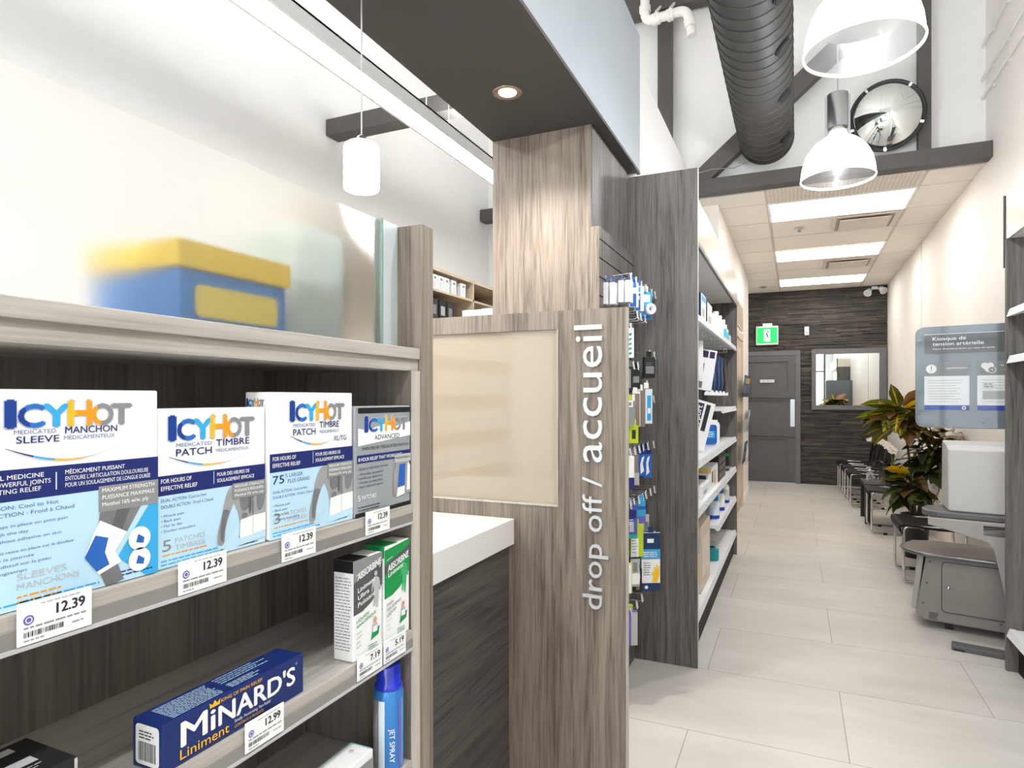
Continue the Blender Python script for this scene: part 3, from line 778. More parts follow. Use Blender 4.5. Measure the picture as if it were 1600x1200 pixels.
def smooth(pts, n=4):
    out = []; k = len(pts)
    for i in range(k):
        p0, p1, p2, p3 = [Vector((*pts[(i + j) % k], 0)) for j in (-1, 0, 1, 2)]
        for q in range(n):
            t = q / n; r = .5 * ((2 * p1) + (p2 - p0) * t + (2 * p0 - 5 * p1 + 4 * p2 - p3) * t * t + (3 * p1 - p0 - 3 * p2 + p3) * t ** 3); out.append((r.x, r.y))
    return out
def back_figure(b, fr, x, y, w_, h, d=.0007):
    """printed photograph of a bare back with a white patch round the waist"""
    S = lambda pts, m, dd=0, sm=True: b.poly(fr, [(x + w_ * min(1, p), y + h * min(1, q)) for p, q in (smooth(pts) if sm else pts)], m, d + dd)
    S([(.30, 1), (1, 1), (1, .15), (.44, .15), (.45, .35), (.40, .55), (.30, .74), (.22, .9)], M_skinl, 0, False)
    S([(.30, 1), (.2, .93), (.12, .74), (.06, .5), (.0, .3), (-.01, .12), (.06, .08), (.12, .13), (.14, .32), (.2, .5), (.28, .66), (.36, .78), (.40, .95)], M_skinl, .0001)
    S([(.10, .62), (.05, .4), (.04, .2), (.09, .14), (.12, .3), (.18, .5), (.22, .6)], M_skin, .0002)
    S([(.46, .9), (.6, .93), (.66, .78), (.62, .6), (.50, .56), (.44, .7)], M_skin, .0002)
    S([(.60, .88), (.67, .82), (.68, .6), (.65, .48), (.62, .62), (.63, .76)], M_skind, .0003)
    S([(.82, .92), (.95, .94), (.99, .75), (.94, .56), (.84, .52), (.80, .7)], M_skin, .0002)
    S([(.70, .85), (.73, .85), (.735, .5), (.70, .5)], M_skin, .0003)
    S([(.50, .52), (.60, .5), (.58, .44), (.49, .42)], M_skin, .0003)
    S([(.45, .42), (.72, .45), (1, .46), (1, .16), (.72, .14), (.43, .11)], M_cboard, .0004, False); S([(.71, .45), (.72, .45), (.72, .14), (.71, .14)], M_lgrey, .0005, False)
    S([(.40, .11), (.7, .135), (1, .155), (1, .05), (.40, .0)], M_pale, .0003, False)
def box_common(b, fr, W, H, base, yb0, yb1):
    b.rect(fr, 0, 0, W, yb0, M_icegrad, .0003)
    b.rect(fr, 0, yb0, W, yb1, M_navy, .0004)
def carton(name, label, cat, x, y0, y1, z0, h, depth, m, group=None):
    t = thing(name, label, cat, (x - depth / 2, (y0 + y1) / 2, z0), group)
    bx(x - depth, y0, z0, x, y1, z0 + h, m).build('carton', t, bevel=.0015)
    return t, FX(x, y0, z0), y1 - y0
XB = -.541; ZS = 1.1888
# large sleeve box
t, fr, W = carton('medicine_box', 'large white and blue sleeve box at the left end of the upper shelf', 'box', XB, .236, .403, ZS, .168, .037, M_cboard, 'pain relief boxes on the upper shelf')
b = MB(); H = .168
b.poly(fr, [(0, 0), (W, 0), (W, .083), (0, .083)], M_icegrad, .0003)
b.poly(fr, [(.155, 0), (W, 0), (W, .075), (W - .005, .07), (.128, .022)], M_cyan, .0005)
b.poly(fr, [(0, .083), (W, .083), (W, .107), (0, .107)], M_navy, .0004)
b.poly(fr, [(.112, .064), (W, .064), (W, .086), (.112, .086)], M_grey, .0006)
for i, s_ in enumerate(('MAXIMUM STRENGTH', 'PUISSANCE MAXIMALE', 'Menthol 16% w/w, p/p')): b.text(fr, s_, .115, .0805 - i * .006, .0034, M_cboard, w_=.048 if i < 2 else .042, d=.0008, bold=.01)
b.build('printed_panel', t)
b = MB(); icy_logo(b, fr, .042, .139, .098, .020); b.build('logo_lettering', t)
b = MB(); b.text(fr, 'MEDICATED', .048, .1335, .0032, M_inkt, w_=.030); b.text(fr, 'SLEEVE', .0495, .1265, .0052, M_navy, w_=.031, bold=.012)
b.text(fr, 'MANCHON', .085, .1325, .0055, M_navy, w_=.043, bold=.012); b.text(fr, 'MÉDICAMENTEUX', .084, .1275, .0032, M_inkt, w_=.042)
swoosh(b, fr, .042, .112, .088, .011)
for i, s_ in enumerate(('POWERFUL MEDICINE', 'TARGETS POWERFUL JOINTS', 'LONG LASTING RELIEF')): b.text(fr, s_, .012, .0995 - i * .0053, .0034, M_cboard, w_=(.057, .062, .055)[i], bold=.008 if i == 0 else 0)
for i, s_ in enumerate(('MÉDICAMENT PUISSANT', "ENTOURE L'ARTICULATION DOULOUREUSE", 'POUR UN SOULAGEMENT DE LONGUE DURÉE')): b.text(fr, s_, .085, .0995 - i * .0053, .0034, M_cboard, w_=(.05, .072, .074)[i], bold=.008 if i == 0 else 0)
b.rect(fr, .0775, .088, .0785, .102, M_pale, .0008)
b.text(fr, 'DUAL ACTION: Cool to Hot', .01, .077, .003, M_inkt, w_=.07); b.text(fr, 'DOUBLE ACTION : Froid à Chaud', .01, .0715, .003, M_inkt, w_=.082)
for i, s_ in enumerate(('• Medicine stays in place on joint pain', '• Lasts through the day', '• Stays put without adhesive on skin')): b.text(fr, s_, .012, .0635 - i * .0055, .0022, M_inkt, w_=(.075, .046, .07)[i])
for i, s_ in enumerate(('• Le médicament reste en place sur la douleur', '• Dure toute la journée', '• Tient sans adhésif sur la peau', '• Soulage longtemps')): b.text(fr, s_, .012, .044 - i * .0052, .0022, M_inkt, w_=(.08, .05, .062, .045)[i])
b.text(fr, 'SLEEVES', .05, .022, .005, M_lgrey, w_=.036); b.text(fr, 'MANCHONS', .05, .0145, .005, M_lgrey, w_=.046)
b.lines(fr, .05, .0085, .044, 2, .004, .0014, M_org); b.lines(fr, .01, .004, .11, 1, .004, .0014, M_cyan); b.lines(fr, .13, .008, .034, 2, .003, .0012, M_navy)
b.build('lettering', t)
b = MB(); S = lambda pts, m, d_: b.poly(fr, [(p, q) for p, q in pts], m, d_)
S([(.113, .064), (.15, .064), (.135, .040), (.112, .055)], M_skin, .0007); S([(.128, .064), (.14, .064), (.132, .045), (.122, .048)], M_skind, .0008)
S([(.113, .012), (.128, .018), (.134, .002), (.126, 0), (.118, 0)], M_skin, .0007)
S([(.113, .057), (.137, .043), (.126, .028), (.132, .018), (.112, .011), (.1, .028), (.108, .048)], M_cboard, .0009)
S([(.109, .045), (.120, .041), (.117, .029), (.121, .018), (.110, .014), (.1, .028)], M_blue, .001)
for cy in (.031, .012):
    b.disc(fr, .1485, cy + .004, .0105, M_cboard, .0011); b.poly(fr, [(.147, cy + .008), (.153, cy + .004), (.152, cy - .001), (.145, cy + .001)], M_blue, .0013)
b.build('knee_picture', t)
# patch box
t, fr, W = carton('medicine_box', 'white patch box second from the left on the upper shelf, with five patches', 'box', XB - .004, .405, .537, ZS, .151, .037, M_cboard, 'pain relief boxes on the upper shelf')
def patch_print(t, fr, W, H, xl, num, figx):
    b = MB(); yb = .455 * H
    box_common(b, fr, W, H, None, yb, yb + .125 * H)
    b.poly(fr, [(W * .5, 0), (W, 0), (W, H * .35), (W * .75, H * .2)], M_pale, .0005)
    b.rect(fr, W * .655, yb - .098 * H, W, yb + .012 * H, M_grey, .0012)
    for i, s_ in enumerate(('REGULAR STRENGTH', 'PUISSANCE RÉGULIÈRE', 'Menthol 5% w/w, p/p')): b.text(fr, s_, W * .675, yb - (.018 + .032 * i) * H, .019 * H, M_cboard, w_=W * .30, d=.0014, bold=.01)
    b.build('printed_panel', t)
    b = MB(); icy_logo(b, fr, W * .215 if xl else W * .09, H * .80, W * .66 if xl else W * .78, H * .135 if xl else H * .15); b.build('logo_lettering', t)
    b = MB(); o = .03 if xl else 0
    x0 = W * (.25 if xl else .15); x1 = W * (.56 if xl else .50)
    b.text(fr, 'MEDICATED', x0, H * .755, .022 * H, M_inkt, w_=W * (.26 if xl else .31)); b.text(fr, 'PATCH', x0, H * .695, .045 * H, M_navy, w_=W * (.26 if xl else .31), bold=.012)
    b.text(fr, 'TIMBRE', x1, H * .74, .045 * H, M_navy, w_=W * (.25 if xl else .33), bold=.012); b.text(fr, 'MÉDICAMENTEUX', x1, H * .70, .021 * H, M_inkt, w_=W * (.25 if xl else .32))
    swoosh(b, fr, W * (.215 if xl else .09), H * .625, W * (.6 if xl else .72), H * .07)
    if xl: b.text(fr, 'XL/TG', W * .74, H * .635, .036 * H, M_navy, w_=W * .17)
    b.text(fr, 'FOR HOURS OF', W * .03, yb + .078 * H, .026 * H, M_cboard, w_=W * .25, bold=.012); b.text(fr, 'EFFECTIVE RELIEF', W * .03, yb + .032 * H, .026 * H, M_cboard, w_=W * .30, bold=.012)
    b.rect(fr, W * .475, yb + .03 * H, W * .48, yb + .115 * H, M_pale, .0008)
    b.text(fr, 'POUR DES HEURES DE', W * .51, yb + .078 * H, .024 * H, M_cboard, w_=W * .32, bold=.012); b.text(fr, 'SOULAGEMENT EFFICACE', W * .51, yb + .036 * H, .024 * H, M_cboard, w_=W * .37, bold=.012)
    y = .36
    if xl:
        b.text(fr, '75', W * .03, H * .375, .055 * H, M_navy, w_=W * .12, bold=.008); b.text(fr, '% LARGER', W * .16, H * .41, .026 * H, M_inkt, w_=W * .2); b.text(fr, 'PLUS GRAND', W * .19, H * .37, .026 * H, M_inkt, w_=W * .25); y = .31
        b.text(fr, 'DUAL ACTION: Cool to Hot', W * .03, H * y, .018 * H, M_inkt, w_=W * .38); b.text(fr, 'DOUBLE ACTION : Froid à Chaud', W * .03, H * (y - .035), .018 * H, M_inkt, w_=W * .44); y -= .09
    else:
        b.text(fr, 'DUAL ACTION: Cool to Hot', W * .03, H * .415, .02 * H, M_inkt, w_=W * .38); b.text(fr, 'DOUBLE ACTION : Froid à Chaud', W * .03, H * .375, .02 * H, M_inkt, w_=W * .44); y = .32
    for s_ in ('Muscle pain', 'Back pain', 'Mal de dos', 'Douleur musculaire'): b.text(fr, '• ' + s_, W * .03, H * y, .016 * H, M_inkt, w_=W * (.014 * len(s_) + .03)); y -= .032
    b.text(fr, num, W * .04, H * .105, .07 * H, M_grey, w_=W * .07); b.text(fr, 'PATCHES', W * .14, H * .145, .03 * H, M_lgrey, w_=W * .26); b.text(fr, 'TIMBRES', W * .14, H * .10, .03 * H, M_lgrey, w_=W * .26)
    b.lines(fr, W * .04, H * .075, W * .4, 1, .004, .0012, M_org); b.lines(fr, W * .03, H * .04, W * .6, 2, .0034, .0013, M_cyan); b.lines(fr, W * .72, H * .08, W * .24, 4, .0032, .0012, M_blue)
    b.build('lettering', t)
    b = MB(); back_figure(b, fr, W * figx, H * .02, W * (1 - figx), H * .435); b.build('back_picture', t)
patch_print(t, fr, W, .151, False, '5', .52)
t, fr, W = carton('medicine_box', 'tallest patch box, white with XL marking, third on the upper shelf', 'box', XB, .540, .686, ZS, .168, .037, M_cboard, 'pain relief boxes on the upper shelf')
patch_print(t, fr, W, .168, True, '3', .44)
b = MB(); icy_logo(b, FY(XB - .036, .540, ZS), .002, .152, .026, .0085); b.build('side_lettering', t)
# silver advanced box
t, fr, W = carton('medicine_box', 'silver patch box with dark top band at the right end of the upper shelf', 'box', -.538, .688, .8205, ZS, .150, .036, M_pgray, 'pain relief boxes on the upper shelf')
b = MB(); H = .150
b.rect(fr, .006, H * .935, W, H * .985, M_black, .0004); b.poly(fr, [(.006, H * .64), (W, H * .70), (W, H * .84), (W * .7, H * .80), (W * .5, H * .83), (W * .2, H * .78), (.006, H * .80)], M_paper, .0004)
b.rect(fr, .004, H * .485, W, H * .555, M_navy, .0005); b.rect(fr, W * .68, H * .44, W, H * .52, M_lgrey, .0012); b.rect(fr, 0, 0, W, H * .035, M_black, .0005); b.build('printed_panel', t)
b = MB(); icy_logo(b, fr, W * .15, H * .765, W * .78, H * .14); b.build('logo_lettering', t)
b = MB(); b.text(fr, 'ADVANCED', W * .32, H * .685, .045 * H, M_ink, w_=W * .46, bold=.004); b.text(fr, 'PAIN RELIEF MEDICATED PATCH', W * .11, H * .60, .028 * H, M_ink, w_=W * .84)
b.text(fr, '8 HOUR RELIEF THAT WORKS FAST', W * .05, H * .50, .032 * H, M_cboard, w_=W * .78, bold=.014)
b.text(fr, 'RELIEF AT THE POINT OF PAIN', W * .06, H * .42, .02 * H, M_ink, w_=W * .5)
for i, s_ in enumerate(('• Provides sustained', '   medicine delivery', '• Flexible, no-mess fabric', '• Easy to apply and remove')): b.text(fr, s_, W * .05, H * (.375 - i * .038), .019 * H, M_ink, w_=W * .42)
b.text(fr, '5', W * .04, H * .145, .05 * H, M_cboard, w_=W * .045, bold=.01); b.text(fr, 'PATCHES', W * .11, H * .15, .036 * H, M_cboard, w_=W * .24, bold=.01); b.lines(fr, W * .05, H * .08, W * .4, 2, .004, .0012, M_ink)
b.text(fr, 'MAXIMUM STRENGTH', W * .70, H * .475, .02 * H, M_ink, w_=W * .28, d=.0014); b.build('lettering', t)
b = MB(); S = lambda pts, m, d_: b.poly(fr, [(W * p, H * q) for p, q in pts], m, d_)
S([(.66, .12), (.66, .35), (.72, .44), (.98, .44), (1, .12)], M_skinl, .0008); S([(.74, .2), (.78, .42), (.9, .42), (.88, .2)], M_blue, .001); S([(.72, .10), (.88, .12), (.88, .2), (.74, .19)], M_cboard, .0011); S([(.92, .15), (.94, .43), (.99, .4), (.99, .15)], M_cboard, .001)
b.build('back_picture', t)

M_teal_ = mat('#7fc9c4', .45, name='pale_teal_ink')
# two liniment boxes
def absorb(label, y0, z1h, top, tx, z0=.9968):
    t, fr, W = carton('liniment_box', label, 'box', -.5375, y0, y0 + .064, z0, z1h, .033, M_cboard, 'liniment boxes on the middle shelf')
    H = z1h; b = MB(); G = M_grey if top == 'grey' else M_green; D = mat('#55565a', .45, name='liniment_grey')
    G = D if top == 'grey' else M_green
    b.poly(fr, [(0, H * .46), (W * .3, H * .47), (W * .6, H * .52), (W, H * .66), (W, H), (0, H)], G, .0004)
    if top == 'grey': b.poly(fr, [(0, H * .78), (W, H * .90), (W, H), (0, H)], M_grey, .0005)
    else: b.poly(fr, [(0, H * .70), (W, H * .82), (W, H * .94), (0, H * .80)], D, .0005); b.poly(fr, [(0, H * .96), (W, H * 1.0), (0, H)], M_cboard, .0006)
    b.poly(fr, [(W * .08, H * .845), (W * .3, H * .87), (W * .3, H * .876), (W * .08, H * .852)], M_cboard, .0007)
    fs = FY(-.5705, y0, z0)
    b.rect(fs, 0, H * .88, .033, H, M_black if top == 'grey' else M_green, .0004); b.lines(fs, .003, H * .82, .027, 24, H * .031, .0013, M_grey if top == 'grey' else M_green, .0004, .15)
    ft = F((-.5705, y0, z0 + H), (1, 0, 0), (0, 1, 0)); b.rect(ft, 0, 0, .033, W * .5, M_black if top == 'grey' else M_green, .0004)
    b.build('printed_panel', t)
    b = MB(); k = Vector((0, 1, .13)); fi = F(fr.o, (0, 1, .22), (0, 0, 1))
    b.text(fi, 'ABSORBINE', W * .12, H * (.785 if top == 'grey' else .715), .068 * H, M_cboard, w_=W * .84, bold=.035, d=.0012); b.text(fr, 'JR', W * .88, H * .85, .022 * H, M_cboard, w_=W * .07)
    for i, s_ in enumerate(tx[0]): b.text(fi, s_, W * .14, H * (.655 - i * .072), .046 * H, M_cboard, w_=W * min(.6, .078 * len(s_)), bold=.03, d=.0009)
    for i, s_ in enumerate(tx[1]): b.text(fi, s_, W * .1, H * (.36 - i * .05), .03 * H, M_green if top == 'grey' else M_grey, w_=W * .062 * len(s_), bold=.008)
    for i, s_ in enumerate(('Muscles', 'Arthritis', 'Joints', 'Strains')): b.text(fi, s_, W * .1, H * (.245 - i * .045), .018 * H, M_green if top == 'grey' else M_lgrey)
    b.lines(fr, W * .5, H * .08, W * .35, 3, H * .022, .001, M_green)
    b.build('lettering', t)
    b = MB(); S = lambda pts, m, d_: b.poly(fr, [(W * p, H * q) for p, q in pts], m, d_); fm = M_lgrey if top == 'grey' else mat('#3fae6c', .45, name='figure_green')
    S([(.72, .77), (.76, .77), (.88, .74), (.94, .62), (.90, .60), (.87, .66), (.86, .55), (.83, .44), (.78, .44), (.76, .55), (.72, .46), (.68, .47), (.69, .6), (.67, .69), (.63, .62), (.60, .63), (.63, .74)], fm, .0008); b.disc(fr, W * .755, H * .80, .0035, fm, .0008)
    S([(.58, .13), (.86, .16), (.9, .24), (.64, .22)], M_green, .0007); S([(.64, .2), (.82, .2), (.82, .27), (.76, .31), (.70, .31), (.64, .27)], M_lgrey, .0009); S([(.66, .2), (.8, .2), (.8, .26), (.66, .26)], M_cboard, .001); b.disc(fr, W * .73, H * .325, .004, mat('#d9a27a', .5, name='cork_tan'), .001)
    b.build('picture', t)
absorb('grey and white liniment box on the middle shelf, left of the green one', .684, .135, 'grey', (('Liniment', 'Ultra', 'Puissant'), ('LIQUIDE', 'ANALGÉSIQUE')))
absorb('green and white liniment box on the middle shelf beside the shelf end', .7535, .140, 'green', (('Liniment',), ('PAIN', 'RELIEVING', 'LIQUID')))

# long blue liniment box lying down
M_mblue = mat('#182c68', .35, name='royal_blue_carton')
t = thing('liniment_box', 'long royal blue liniment box lying on the middle shelf', 'box', (-.57, .5, .9968))
y0, y1, x1, h = .408, .594, -.541, .046
bx(x1 - .042, y0, .9968, x1, y1, .9968 + h, M_mblue).build('carton', t, bevel=.0012)
fr = FX(x1, y0, .9968); W = y1 - y0
b = MB(); fi = F(fr.o, (0, 1, 0), (0, 0, 1))
b.text(fr, 'M', .0195, .0165, .023, M_cboard, w_=.029, bold=.035); b.text(fr, 'i', .0535, .0165, .021, M_cboard, w_=.0048, bold=.03); b.text(fr, "NARD'S", .063, .0165, .0195, M_cboard, w_=.108, bold=.035)
b.text(fr, 'KING OF PAIN RELIEF', .066, .0395, .0034, M_yel, w_=.055, bold=.01); b.text(fr, 'Liniment', .018, .0045, .0095, M_yel, w_=.058, bold=.002)
b.poly(fr, [(.052, .039), (.064, .039), (.0645, .0445), (.061, .0415), (.058, .0455), (.055, .0415), (.0515, .0445)], M_yel, .0007)
b.text(fr, 'Smelly, Penetrating, Pain Relief', .083, .0105, .0032, M_cboard, w_=.05); b.text(fr, 'CONTENTS & PRODUITS', .083, .005, .003, M_yel, w_=.04); b.text(fr, '®', .172, .037, .003, M_lgrey)
ft = F((x1 - .042, y0, .9968 + h), (0, 1, 0), (-1, 0, 0)); ft = F((x1, y0, .9968 + h), (0, 1, 0), (-1, 0, 0))
b.lines(ft, .014, .034, .062, 11, .003, .0012, M_pale, .0005, .1); b.lines(ft, .085, .035, .08, 4, .0045, .0013, M_pale, .0005, .4); b.lines(ft, .085, .014, .05, 4, .003, .0012, M_pale, .0005, .4)
b.build('lettering', t)
fs = FY(x1 - .042, y0, .9968); b = MB(); b.cbox(fs, .005, .004, .037, .042, 0, .0005, .004, M_cboard); b.bars(fs, .009, .008, .024, .018, M_ink, .0007); b.lines(fs, .01, .035, .022, 3, .003, .0012, M_ink, .0007); b.build('end_label', t)

# black box, bottom left, spray can, white box
t = thing('medicine_box', 'black box with silver stripes at the bottom left corner', 'box', (-.6, .36, .98))
bx(-.615, .08, .9968, -.545, .333, 1.053, mat('#232324', .35, name='black_carton')).build('carton', t, bevel=.0012)
ft = F((-.545, .08, 1.053), (0, 1, 0), (-1, 0, 0)); b = MB()
b.rect(ft, .0, .022, .236, .034, M_lsteel, .0006); b.rect(ft, 0, .052, .235, .062, M_lsteel, .0006); b.lines(ft, .1, .008, .145, 3, -.004, .0012, M_lgrey, .0006); b.build('silver_stripes', t)
b = MB(); fq = FX(-.545, .08, .9968); b.rect(fq, .2505, .002, .253, .055, M_lsteel, .0006); b.lines(fq, .1, .04, .13, 4, .008, .002, M_lgrey, .0006); b.build('front_print', t)
t = thing('spray_can', 'blue spray can with glossy blue cap on the lower shelf', 'can', (-.585, .765, .7978))
c = (-.5605, .797, .7978)
cx = MB(); M_can = mat('#3f86cf', .3, .3, name='can_blue'); M_cap = mat('#2036c4', .18, name='cap_blue', coat=.5)
cx.lathe([(0, 0), (.0215, 0), (.0225, .003), (.0225, .108), (.0215, .114), (.0205, .117)], c, M_can, 32); body = cx.build('can_body', t)
MB().lathe([(.0205, .117), (.021, .118), (.021, .123), (.018, .1275), (.0178, .150), (.0165, .1535), (0, .154)], c, M_cap, 32).build('cap', t)
b = MB()
for a0, a1, m in ((-170, -95, M_grey), (-95, -70, M_paler), (-15, 0, M_purp), (0, 10, M_cyan)):
    n = 10; v = []
    for i in range(n + 1):
        a = math.radians(a0 + (a1 - a0) * i / n); v += [(c[0] + .0228 * math.cos(a), c[1] + .0228 * math.sin(a), .801), (c[0] + .0228 * math.cos(a), c[1] + .0228 * math.sin(a), .902)]
    b.add(v, [(2 * i, 2 * i + 2, 2 * i + 3, 2 * i + 1) for i in range(n)], m, True)
for a in range(-160, -100, 8):
    q = math.radians(a); o = Vector((c[0] + .0230 * math.cos(q), c[1] + .0230 * math.sin(q), .80)); b.lines(F(o, (0, 0, 1), (math.sin(q), -math.cos(q), 0)), .01, 0, .08, 1, 1, .0012, M_lgrey, .0002)
q = math.radians(-42); o = Vector((c[0] + .0230 * math.cos(q), c[1] + .0230 * math.sin(q), .80)); fv = F(o, (0, 0, -1), (-math.sin(q) * -1, math.cos(q) * -1, 0)); fv = F(o, (0, 0, -1), (-math.sin(q), math.cos(q), 0))
b.text(fv, 'JET SPRAY', -.062, -.004, .0075, M_cboard, w_=.05, d=.0009, bold=.012); b.build('can_label', t)
t = thing('medicine_box', 'white box with an orange edge on the lower shelf at the bottom of the photo', 'box', (-.6, .68, .7978))
bx(-.585, .56, .7978, -.545, .737, .855, M_cboard).build('carton', t, bevel=.001)
b = MB(); fr = FX(-.545, .56, .7978); b.rect(fr, 0, 0, .177, .032, mat('#c98a4a', .5, name='tan_ink'), .0005); b.rect(fr, 0, .032, .177, .046, M_grey, .0006); ft = F((-.545, .56, .855), (0, 1, 0), (-1, 0, 0)); b.rect(ft, .0, .037, .177, .0385, M_teal_, .0006); b.rect(ft, .1745, .002, .1765, .038, M_teal_, .0006); b.lines(ft, .02, .033, .09, 9, .003, .001, M_grey, .0006); b.text(ft, '10', .155, .02, .006, M_grey); b.build('lettering', t)

# shelf price tags
PT = [(.2815, 1.165, '12.39', 'white 12.39 price tag under the large sleeve box'), (.4175, 1.165, '12.39', 'white 12.39 price tag under the second patch box'), (.5495, 1.165, '12.39', 'white 12.39 price tag under the XL patch box'),
      (.703, 1.165, '12.39', 'white 12.39 price tag under the silver box'), (.497, .9745, '12.99', 'white 12.99 price tag in front of the long blue box'), (.685, .9745, '7.19', 'white 7.19 price tag under the grey liniment box'), (.744, .9745, '5.19', 'white 5.19 price tag under the green liniment box')]
for y, z, pr, lab in PT:
    t = thing('price_tag', lab, 'price tag', (-.5318, y + .0275, z), 'shelf price tags')
    bx(-.5325, y, z - .002, -.5312, y + .0548, z + .030, M_paper).build('card', t)
    fr = FX(-.5312, y, z); b = MB()
    b.text(fr, pr, .049, .016, .0078, M_ink, d=.0003, bold=.04, w_=.0215, align='r'); b.disc(fr, .0075, .0165, .0038, M_purp, .0003); b.ring(fr, .0075, .0165, .0018, .0025, M_paper, .0005)
    b.lines(fr, .004, .010, .047, 1, 1, .0013, M_grey, .0003, .05); b.bars(fr, .004, .0035, .028, .0042, M_ink, .0003); b.lines(fr, .039, .0045, .012, 1, 1, .001, M_grey, .0003); b.lines(fr, .016, .0265, .035, 1, 1, .001, M_lgrey, .0003); b.lines(fr, .004, .0005, .016, 1, 1, .001, M_grey, .0003)
    b.build('printing', t)

# ================================================================== SLATWALL HOOKS AND HANGING PACKS
TIP = -.645
def make_hook(L=.117):
    t = thing('peg_hook', 'wire peg hook', 'hook')
    b = MB(); b.tube(wirepath([(0, 0, -.03), (L - .015, 0, -.03), (L - .002, 0, -.012)], .012), .0021, M_chrome, 6)
    b.tube(wirepath([(0, 0, .0), (L - .004, 0, .008), (L - .004, 0, -.004)], .004), .0018, M_chrome, 6)
    b.build('wire', t)
    bx(-.002, -.012, -.036, .003, .012, .006, M_chrome).build('back_clip', t)
    b = MB(); fr = F((L - .003, -.015, -.03), (0, 1, 0), (-.18, 0, 1))
    b.obox(fr, 0, 0, .03, .034, 0, .0012, M_paper); b.lines(fr, .003, .026, .022, 2, .006, .002, M_grey, .0016); b.bars(fr, .004, .004, .02, .007, M_ink, .0016)
    b.build('price_tag', t)
    return t
ROWS = [('top row', 1.885, (2.72, 2.817, 2.922, 3.02, 3.155, 3.234)), ('row below the slim boxes', 1.737, (2.843, 2.909, 3.006)), ('spot over the green striped pack', 1.667, (2.72,)),
        ('row over the wallet pack', 1.578, (3.108, 3.219)), ('row of narrow black packs', 1.507, (2.767, 2.856)), ('spot over the beige packs', 1.43, (3.05,)), ('spot beside the beige packs', 1.357, (3.202,)),
        ('row over the paired blue packs', 1.129, (2.708, 2.793, 2.882, 2.964, 3.064, 3.202)), ('row over the grey clip pack', .90, (2.72, 2.78, 2.87, 2.95, 3.02, 3.124, 3.219)),
        ('row over the glove pack', .668, (2.856, 3.093, 3.234)), ('lowest row', .434, (2.731, 2.83, 2.936))]
ORD = ['nearest', 'second nearest', 'third nearest', 'fourth nearest', 'fifth nearest', 'sixth nearest', 'seventh nearest']
hook0 = make_hook(); first = True
for rn, z, ys in ROWS:
    for i, y in enumerate(ys):
        lab = 'chrome peg hook with white tag, %s in the %s' % (ORD[i], rn) if len(ys) > 1 else 'chrome peg hook with white tag, only one in the %s' % rn
        if first: h = hook0; first = False; h.location = (-.762, y, z); h['label'] = lab
        else: h = dup(hook0, (-.762, y, z), 0, lab)
        h['group'] = 'peg hooks on the slatwall'

def pack(name, label, cat, x, y, z0, z1, w_, th, yaw, base, prints=(), tab=None, body=None, group='packs hanging on the slatwall', taper=0.0, art=None, bevel=.0012):
    """a hanging pack: body facing +X before it is turned by yaw towards the shop floor"""
    t = thing(name, label, cat, (0, 0, 0), group); h = z1 - z0
    fr = F((0, -w_ / 2, 0), (0, 1, 0), (0, 0, 1))
    b = MB()
    if body == 'bag':
        n = 6; P_ = []
        for i in range(n + 1):
            q = i / n; ww = w_ * (1 - taper * q) / 2 * (1 - .08 * math.cos(q * 9)); tt = th * (.25 + .75 * math.sin(PI * min(1, q * .95 + .05)))
            P_.append([(tt / 2, -ww * .55, h * q), (tt / 2, ww * .55, h * q), (.0, ww, h * q), (-tt / 2, ww * .55, h * q), (-tt / 2, -ww * .55, h * q), (0, -ww, h * q)])
        v = [p for r in P_ for p in r]; f = [(i * 6 + k, i * 6 + (k + 1) % 6, (i + 1) * 6 + (k + 1) % 6, (i + 1) * 6 + k) for i in range(n) for k in range(6)] + [tuple(range(5, -1, -1)), tuple(range(n * 6, n * 6 + 6))]
        b.add(v, f, base, False); off = th / 2
    else: b.box(-th / 2, -w_ / 2, 0, th / 2, w_ / 2, h, base); off = th / 2
    b.build('pack_body', t, bevel=0 if body == 'bag' else bevel)
    if prints or art:
        b = MB(); fo = F((off, -w_ / 2, 0), (0, 1, 0), (0, 0, 1))
        for k, (a0, b0, a1, b1, m) in enumerate(prints): b.rect(fo, a0 * w_, b0 * h, a1 * w_, b1 * h, m, .0008 + k * .0003)
        if art: art(b, fo, w_, h)
        b.build('printed_front', t)
    if tab:
        b = MB(); b.cbox(F((0, -.012, h), (0, 1, 0), (0, 0, 1)), 0, -.006, .024, .028, -.0006, .0006, .006, tab); b.build('hang_tab', t)
    t.location = (x, y, z0); t.rotation_euler = (0, 0, -math.radians(yaw))
    return t
M_brown = mat('#8b7d70', .5, name='beige_pack'); M_lime = mat('#c3d52e', .4, name='lime_card'); M_teal = mat('#1e9d8b', .45, name='teal_ink'); M_dnavy = mat('#16355f', .4, name='dark_navy_card')
M_gloveY = mat('#f5c51b', .5, name='glove_yellow'); M_viol = mat('#8066c4', .4, name='violet_pack'); M_blk = mat('#222325', .4, name='black_pack')
def a_text(b, f, w_, h): b.lines(f, w_ * .15, h * .7, w_ * .7, 6, h * .08, h * .025, M_grey, .0022)
for i, (x, y, z0, lab) in enumerate(((-.752, 2.70, 1.758, 'first'), (-.722, 2.70, 1.757, 'second'), (-.69, 2.715, 1.765, 'third'), (-.66, 2.72, 1.765, 'fourth'))):
    pack('slim_box', 'slim white box with blue hang tab on the top hooks, %s from the column' % lab, 'box', x, y, z0, z0 + .094, .05, .021, (0, 6, -4, 3)[i], M_paper, tab=M_blue, group='slim white boxes on the nearest hook')
pack('hanging_pack', 'blue and white pack on the second top hook behind the slim boxes', 'pack', -.664, 2.81, 1.756, 1.865, .045, .02, 55, M_paper, ((.1, .02, .75, .98, M_blue), (.25, .55, .75, .8, M_paper), (.3, .85, .7, .95, M_cyan)), M_blue)
